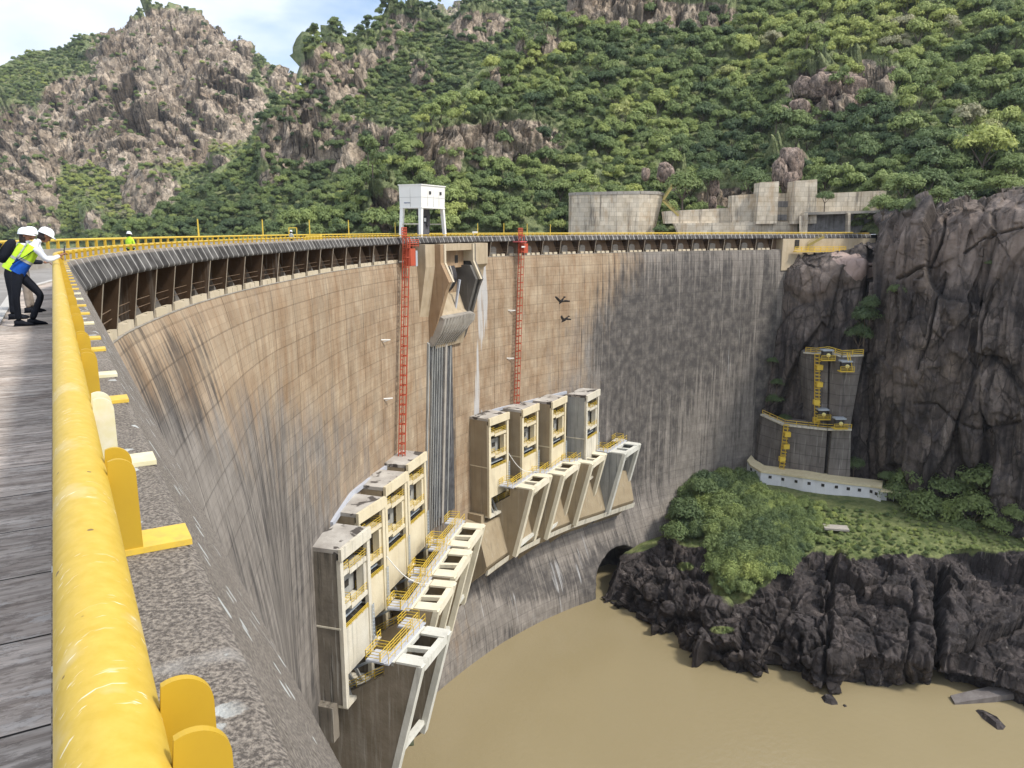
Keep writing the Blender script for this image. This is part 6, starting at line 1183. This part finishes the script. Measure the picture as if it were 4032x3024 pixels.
# concrete slab on the slope, ramp and debris by the river
tag(MB().box(on_z(3330 - 40, 2088, -53.6) + np.array([0, 0, .5]), (4.2, 2.2, .35), rz=-.2).build('concrete_slab', M_conc, loc=on_z(3290, 2088, -53.4)), 'grey flat concrete slab lying on the green slope', 'slab')
t = empty('boat_ramp', on_z(3900, 2760, -67.5), 'dark sloping concrete ramp at the river edge by the right side of the photo', 'ramp')
a = [on_z(3742, 2738, -67.6), on_z(3760, 2768, -67.7), on_z(4200, 2700, -66.0), on_z(4200, 2630, -65.2)]; a = [Vector(q) for q in a]; MB().loft(a, [q - Vector((0, 0, .9)) for q in a]).build('ramp_slab', concrete('dark ramp concrete', (.12, .105, .1), (.2, .18, .17), .2), t)
def floater(pts, h, lb, name):
    P_ = [Vector(on_z(x, y, WZ - .05)) for x, y in pts]; c = sum(P_, Vector()) / len(P_); P_ = [c + (p - c) * 1.0 for p in P_]; top = [c + (p - c) * .6 + Vector((0, 0, h * (.7 + .5 * random.random()))) for p in P_]
    o = MB().loft(P_, top).build(name, M_shore, loc=c); me = o.data; tag(o, lb, 'rock' if name == 'river_rock' else 'driftwood'); return o
floater([(3232, 2745), (3250, 2738), (3275, 2748), (3298, 2766), (3300, 2776), (3275, 2778), (3245, 2768)], .8, 'small dark rock in the brown water below the promontory', 'river_rock'); floater([(3318, 2778), (3330, 2778), (3335, 2784), (3325, 2786)], .3, 'tiny dark rock just right of the small river rock', 'river_rock')
floater([(3838, 2798), (3848, 2793), (3935, 2842), (3962, 2862), (3952, 2876), (3928, 2876), (3870, 2832)], .7, 'long dark timber lying in the brown water near the right edge', 'driftwood')

# ================================================================== SINGLE BOULDERS, TREES AND BUSHES
def boulder(px, py, rx, ry, Y, lb, mat=None, seed=1, kind='boulder', grp=None):
    c = on_y(px, py, Y); sx, sz = rx / FPX * Y, ry / FPX * Y; n1, n2 = 26, 40; th, ph = np.meshgrid(np.linspace(0.02, math.pi - .02, n1), np.linspace(0, 2 * math.pi, n2), indexing='ij')
    D = np.stack([np.sin(th) * np.cos(ph), np.sin(th) * np.sin(ph), np.cos(th)], -1); D[:, -1] = D[:, 0]; D = np.sign(D) * np.abs(D) ** .8
    r = 1 + .18 * fbm(D * 1.3 + seed * 7, 3, seed) + .05 * fbm(D * 5 + seed, 3, seed); d1, d2, i1, t1 = worley(D * 1.1 + seed * 3.3, seed); r = r + .12 * t1 + .1 * (i1 - .5) - .12 * np.exp(-(d2 - d1) / .05); r[:, -1] = r[:, 0]
    P = D * r[..., None] * np.array([sx, min(sx, sz) * 1.0, sz]); o = grid_mesh(kind, P, mat or M_boulder, {'crack': np.exp(-(d2 - d1) / .04), 'veg': np.zeros_like(r)}); o.location = c; tag(o, lb, kind, grp); return o
boulder(3120, 650, 38, 62, 205, 'tall brown granite block, top of the rock column above the far walls', seed=2); boulder(3070, 680, 30, 50, 204, 'brown boulder leaning on the left of the rock column', seed=3); boulder(3112, 720, 34, 42, 203, 'rounded brown boulder at the foot of the rock column', seed=4); boulder(3098, 605, 30, 22, 206, 'flat boulder capping the rock column', seed=5)
boulder(2620, 680, 32, 38, 206, 'large brown boulder above the yellow zigzag stair', seed=6); boulder(2542, 686, 17, 25, 206, 'smaller grey brown boulder left of the one above the stair', seed=7); boulder(2812, 740, 20, 40, 203, 'upright brown boulder above the striped retaining wall', seed=8); boulder(2806, 800, 16, 28, 200, 'brown boulder wedged under the upright one above the striped wall', seed=9)
boulder(3240, 340, 60, 50, 250, 'big cracked brown boulder in the middle of the hillside outcrop', seed=10); boulder(3350, 350, 48, 50, 250, 'big pale brown boulder right of the outcrop gully', seed=11); boulder(3165, 345, 34, 40, 251, 'brown boulder left of the biggest one in the outcrop', seed=12); boulder(3250, 420, 34, 20, 246, 'pale tan boulder low in the outcrop gully', seed=13); boulder(3150, 420, 36, 28, 245, 'brown boulder low on the left of the outcrop', seed=14); boulder(3265, 280, 34, 16, 256, 'small boulders crest stone at the top of the outcrop', seed=15); boulder(3080, 450, 26, 34, 243, 'brown boulder at the left foot of the outcrop', seed=17); boulder(3330, 410, 38, 34, 245, 'grey brown boulder at the right foot of the outcrop', seed=18); boulder(3500, 310, 26, 22, 250, 'small brown boulder alone right of the outcrop', seed=19)
boulder(3810, 555, 26, 22, 205, 'pale boulder beside the bright green umbrella tree', seed=16)
boulder(3492, 925, 20, 28, 165, 'small boulder jammed in the deep cleft beside the deck end', seed=20)
for k, (x, y, rx, ry, lb) in enumerate(((2640, 2400, 44, 34, 'square black boulder on the left promontory shore'), (2745, 2460, 26, 22, 'small black boulder by the mossy ledge'), (3110, 2440, 26, 40, 'rounded tan streaked boulder in the promontory wall'), (2560, 2330, 32, 34, 'dark boulder high on the left promontory'), (2600, 2270, 28, 34, 'dark upright boulder near the green top on the left'), (2830, 2370, 40, 26, 'flat dark boulder mid promontory'))):
    d = ray(x, y); z = float(np.interp(y, [2250, 2500], [-62, -66.8])); Y = float(on_z(x, y, z)[1]); boulder(x, y, rx, ry, Y - .5, lb, mat=M_shore, seed=30 + k)
def tpx(px, py, Y, w_, tint, lb, cat='tree', grp=None, zs=1.0, fine=True, name='tree'):
    """crown centre at pixel, crown width w_ pixels"""
    s = w_ / FPX * Y; p = Vector(on_y(px, py, Y)) - Vector((0, 0, s * zs * .62)); return tree(name, p, s, tint, rng.random() * 6, lb, cat, grp, fine, zs)
tpx(3880, 560, 196, 215, .86, 'bright yellow green umbrella tree with visible trunk above the right cliff', zs=.95); tpx(3760, 640, 196, 130, .35, 'green tree left of the bright umbrella tree'); tpx(3990, 640, 190, 130, .4, 'green tree right below the umbrella tree'); tpx(3560, 720, 180, 150, .42, 'grey green bushy tree above the cliff edge left of the umbrella tree'); tpx(3480, 800, 172, 110, .4, 'spreading green bush hanging over the end of the retaining wall'); tpx(3660, 690, 185, 150, .22, 'dark green bush mid cliff top')
tpx(3250, 770, 184, 70, .2, 'dark bush growing over the top of the right buttress tower', 'bush'); tpx(2600, 900, 186, 60, .15, 'dark bush between block wall and striped wall', 'bush'); tpx(2690, 720, 200, 150, .45, 'green tree above the striped wall beside the big boulder'); tpx(2950, 700, 200, 130, .2, 'dark green tree left of the tall towers'); tpx(2790, 690, 202, 110, .3, 'green tree above the upright boulder')
def bushes(specs, lb0, grp, zof=None, name='bush', fine=True):
    for k, (x, y, w_, tt) in enumerate(specs):
        zz = None; Y = zof(x, y); s = w_ / FPX * Y; p = Vector(on_y(x, y, Y)) - Vector((0, 0, s * .5)); tree(name, p, s, tt, k * 1.3, lb0, 'bush', grp, fine, .9, k=k, trunk=False)
cf = lambda add: (lambda x, y: cy(x, add))
tree_specs = [(3410, 1240, 120, .10), (3385, 1310, 110, .06), (3430, 1190, 80, .12)]
for (x, y, w_, tt), lb in zip(tree_specs, ('big dark bush in the cliff cleft, middle one', 'dark bush at the foot of the cliff cleft', 'dark bush at the top of the cliff cleft clump')): tpx(x, y, cy(x, -3), w_, tt, lb, 'bush', zs=1.2, name='bush')
for (x, y, w_, tt), lb in zip(((3548, 1135, 95, .3), (3655, 1735, 110, .22), (3820, 1745, 65, .2), (3365, 1820, 85, .15), (3900, 1030, 50, .3), (3040, 1415, 50, .15), (3060, 1500, 60, .12), (3050, 1570, 70, .1), (3090, 1640, 60, .15), (3950, 1050, 60, .25)),
    ('lone green bush on the upper brown cliff block', 'green bush low on the dark cliff right of the walls', 'small bush low on the cliff right of the larger one', 'bush at the right end of the lower cliff wall', 'small bush on a cliff ledge near the right edge', 'dark bush in the corner between dam and cliff, highest', 'dark bush in the corner between dam and cliff, second', 'dark bush in the corner between dam and cliff, third', 'dark bush in the corner behind the lower wall', 'low bush on the right cliff top block')):
    tpx(x, y, cy(x, -5 if x > 3100 else -2), w_, tt, lb, 'bush', name='bush')
# trees along the cliff foot at the right of the gallery
for k, (x, y, w_, tt, lb) in enumerate(((3530, 1930, 130, .2, 'dark green tree touching the right end of the white gallery'), (3600, 1870, 120, .18, 'dark tree at the cliff foot, second right of the gallery'), (3640, 1980, 150, .24, 'rounded green tree before the cliff, third right of the gallery'), (3740, 1900, 130, .16, 'dark tree at the cliff foot, fourth right of the gallery'), (3720, 2010, 120, .34, 'yellowish green bush at the terrace edge of the cliff trees'), (3830, 1990, 150, .26, 'green tree mid way in the cliff foot row'), (3890, 1860, 170, .2, 'tallest tree of the cliff foot row'), (3980, 1930, 150, .22, 'green tree near the right edge of the cliff foot row'), (4020, 2010, 120, .3, 'light bush at the right edge of the cliff foot row'), (3450, 2010, 0, 0, ''))):
    if w_: tpx(x, y, cy(x, -9 if y < 1950 else -15), w_ * 1.25, tt + .16, lb, zs=1.05)
for x, y, w_, tt, lb in ((3580, 2030, 120, .5, 'light green bush at the terrace edge, first right of the gallery porch'), (3670, 2050, 110, .42, 'light green bush at the terrace edge, second right of the gallery porch'), (3790, 2060, 120, .38, 'mid green bush at the terrace edge before the cliff trees'), (3930, 2055, 130, .45, 'light green bush at the terrace edge below the tallest cliff foot tree'), (3800, 1900, 110, .3, 'dark tree squeezed between the taller cliff foot trees'), (3500, 1870, 90, .25, 'small dark tree just above the right end of the gallery roof')):
    tpx(x, y, cy(x, -17 if y > 1950 else -8), w_, tt, lb, cat='bush' if y > 1950 else 'tree', name='bush' if y > 1950 else 'tree')
for x, y, w_, tt, lb in ((3560, 800, 130, .35, 'bush overhanging the cliff top right of the deck end'), (3690, 765, 120, .45, 'low bush on the cliff top above the brown block'), (3820, 735, 120, .3, 'dark low bush on the cliff top under the umbrella tree'), (3950, 715, 140, .5, 'light low bush on the cliff top near the right edge')):
    tpx(x, y, cy(x, 8), w_, tt, lb, cat='bush', name='bush', zs=.8)
def slope_z(y): return float(np.interp(y, [1880, 2000, 2140, 2250], [-52.6, -56.0, -60, -63]))
for x, y, w_, tt, lb in ((2770, 1900, 130, .2, 'dark tree against the dam face at the top of the green slope'), (2700, 1990, 150, .16, 'large dark tree against the dam face half way down the green slope'), (2660, 2080, 120, .25, 'dark tree against the dam face low on the green slope'), (2850, 1960, 130, .4, 'rounded mid green tree below the left end of the gallery'), (2820, 2060, 140, .3, 'big rounded bush in the middle of the green slope'), (3040, 2080, 110, .62, 'bright yellow green clump in the middle of the slope'), (2960, 2000, 120, .3, 'dark green clump below the gallery middle'), (2930, 2150, 130, .38, 'green clump above the gully of the promontory'), (3010, 2230, 90, .5, 'light green clump in the gully of the promontory'), (3150, 2050, 100, .35, 'green clump right of the bright one on the slope')):
    P_ = on_z(x, y, slope_z(y) + 2.2); s = w_ / FPX * float(P_[1]); tree('slope_tree', Vector(P_) - Vector((0, 0, s * .75)), s, tt, x * .01, lb, 'tree', None, True, 1.1, k=x)
# bushes that cover the green slope: positions on the promontory surface
def cover():
    o, P, n = PR; px, py = proj(P); r = np.random.default_rng(9); lim = np.interp(px, [2400, 2500, 2640, 2800, 2860, 3000, 3120, 3200, 3400, 3700, 3850, 4032], [2120, 2130, 2110, 2130, 2270, 2300, 2240, 2160, 2190, 2190, 2170, 2170])
    gb = np.interp(px, [2900, 2955, 3000, 3130, 3400, 3520, 3560], [1870, 1895, 1930, 1965, 2000, 2010, 1960]); dens = (py < lim - 5) * (py > gb + 12) * 1.0 * np.interp(px, [2700, 3100, 3300, 4100], [1, 1, .55, .4]) + .8 * ell(px, py, [(2900, 2240, 80, 90), (2980, 2190, 100, 70)], .4); dens = dens * (px > 2500) * (px < 4040)
    ar = np.abs(np.gradient(px, axis=0) * np.gradient(py, axis=1)) * dens; pr = (ar / ar.sum()).ravel(); ii = r.choice(len(pr), 2100, p=pr); Q = P.reshape(-1, 3)[ii]; qx, qy = proj(Q)
    dn = np.interp(qx, [2500, 2900, 3150, 3300, 4040], [2.8, 3.0, 2.0, .7, .6]); S = dn * r.uniform(.4, 1.5, len(Q)); T_ = np.clip(.30 + .45 * fbm(Q * .12, 3, 4) + r.normal(0, .12, len(Q)) + .22 * (qx > 3200), 0, 1)
    bigk = np.argsort(-S + 1000 * (qx > 3300))[:34]; used = []
    for k in bigk:
        if any((Q[k][:2] - Q[u][:2]) @ (Q[k][:2] - Q[u][:2]) < 9 for u in used): continue
        used.append(k); tree('slope_bush', Vector(Q[k]) - Vector((0, 0, S[k] * .2)), S[k] * 1.15, T_[k], r.random() * 6, 'rounded green bush on the slope between the dam and the white gallery', 'bush', 'rounded green bushes on the slope below the gallery', True, .9, k=int(k), trunk=False)
    pcol = bpy.data.collections.new('bush kinds')
    for k, me in enumerate(FINE): c = bpy.data.objects.new('bush_kind', me); pcol.objects.link(c)
    for me in CROWNS[:3]: pcol.objects.link(bpy.data.objects.new('bush_kind', me))
    me = bpy.data.meshes.new('undergrowth'); me.vertices.add(len(Q)); Q2 = Q - np.array([0, 0, 1]) * (S * .42)[:, None]; me.vertices.foreach_set('co', Q2.astype(np.float32).ravel())
    for nm, a in (('size', S), ('tint', T_), ('turn', r.uniform(0, 6.28, len(Q)))): at = me.attributes.new(nm, 'FLOAT', 'POINT'); at.data.foreach_set('value', a.astype(np.float32))
    o = bpy.data.objects.new('undergrowth', me); col.objects.link(o); tag(o, 'tangled green undergrowth covering the slope below the white gallery', 'undergrowth', kind='stuff')
    g = bpy.data.node_groups['scatter'].copy(); [setattr(nn.inputs['Collection'], 'default_value', pcol) for nn in g.nodes if nn.type == 'COLLECTION_INFO']; md = o.modifiers.new('scatter', 'NODES'); md.node_group = g
cover()
# ================================================================== AIR
def haze():
    m = bpy.data.materials.new('pale air'); m.use_nodes = True; nt = m.node_tree; nt.nodes.clear(); o_ = nt.nodes.new('ShaderNodeOutputMaterial'); v = nt.nodes.new('ShaderNodeVolumePrincipled')
    v.inputs['Color'].default_value = (0.80, 0.88, 1.0, 1); v.inputs['Density'].default_value = 0.00007; v.inputs['Anisotropy'].default_value = 0.2; nt.links.new(v.outputs[0], o_.inputs['Volume'])
    o = MB().box((300, 560, 170), (3400, 2500, 500)).build('haze', m); tag(o, kind='stuff', label='thin pale haze in the air of the gorge'); return o
haze()
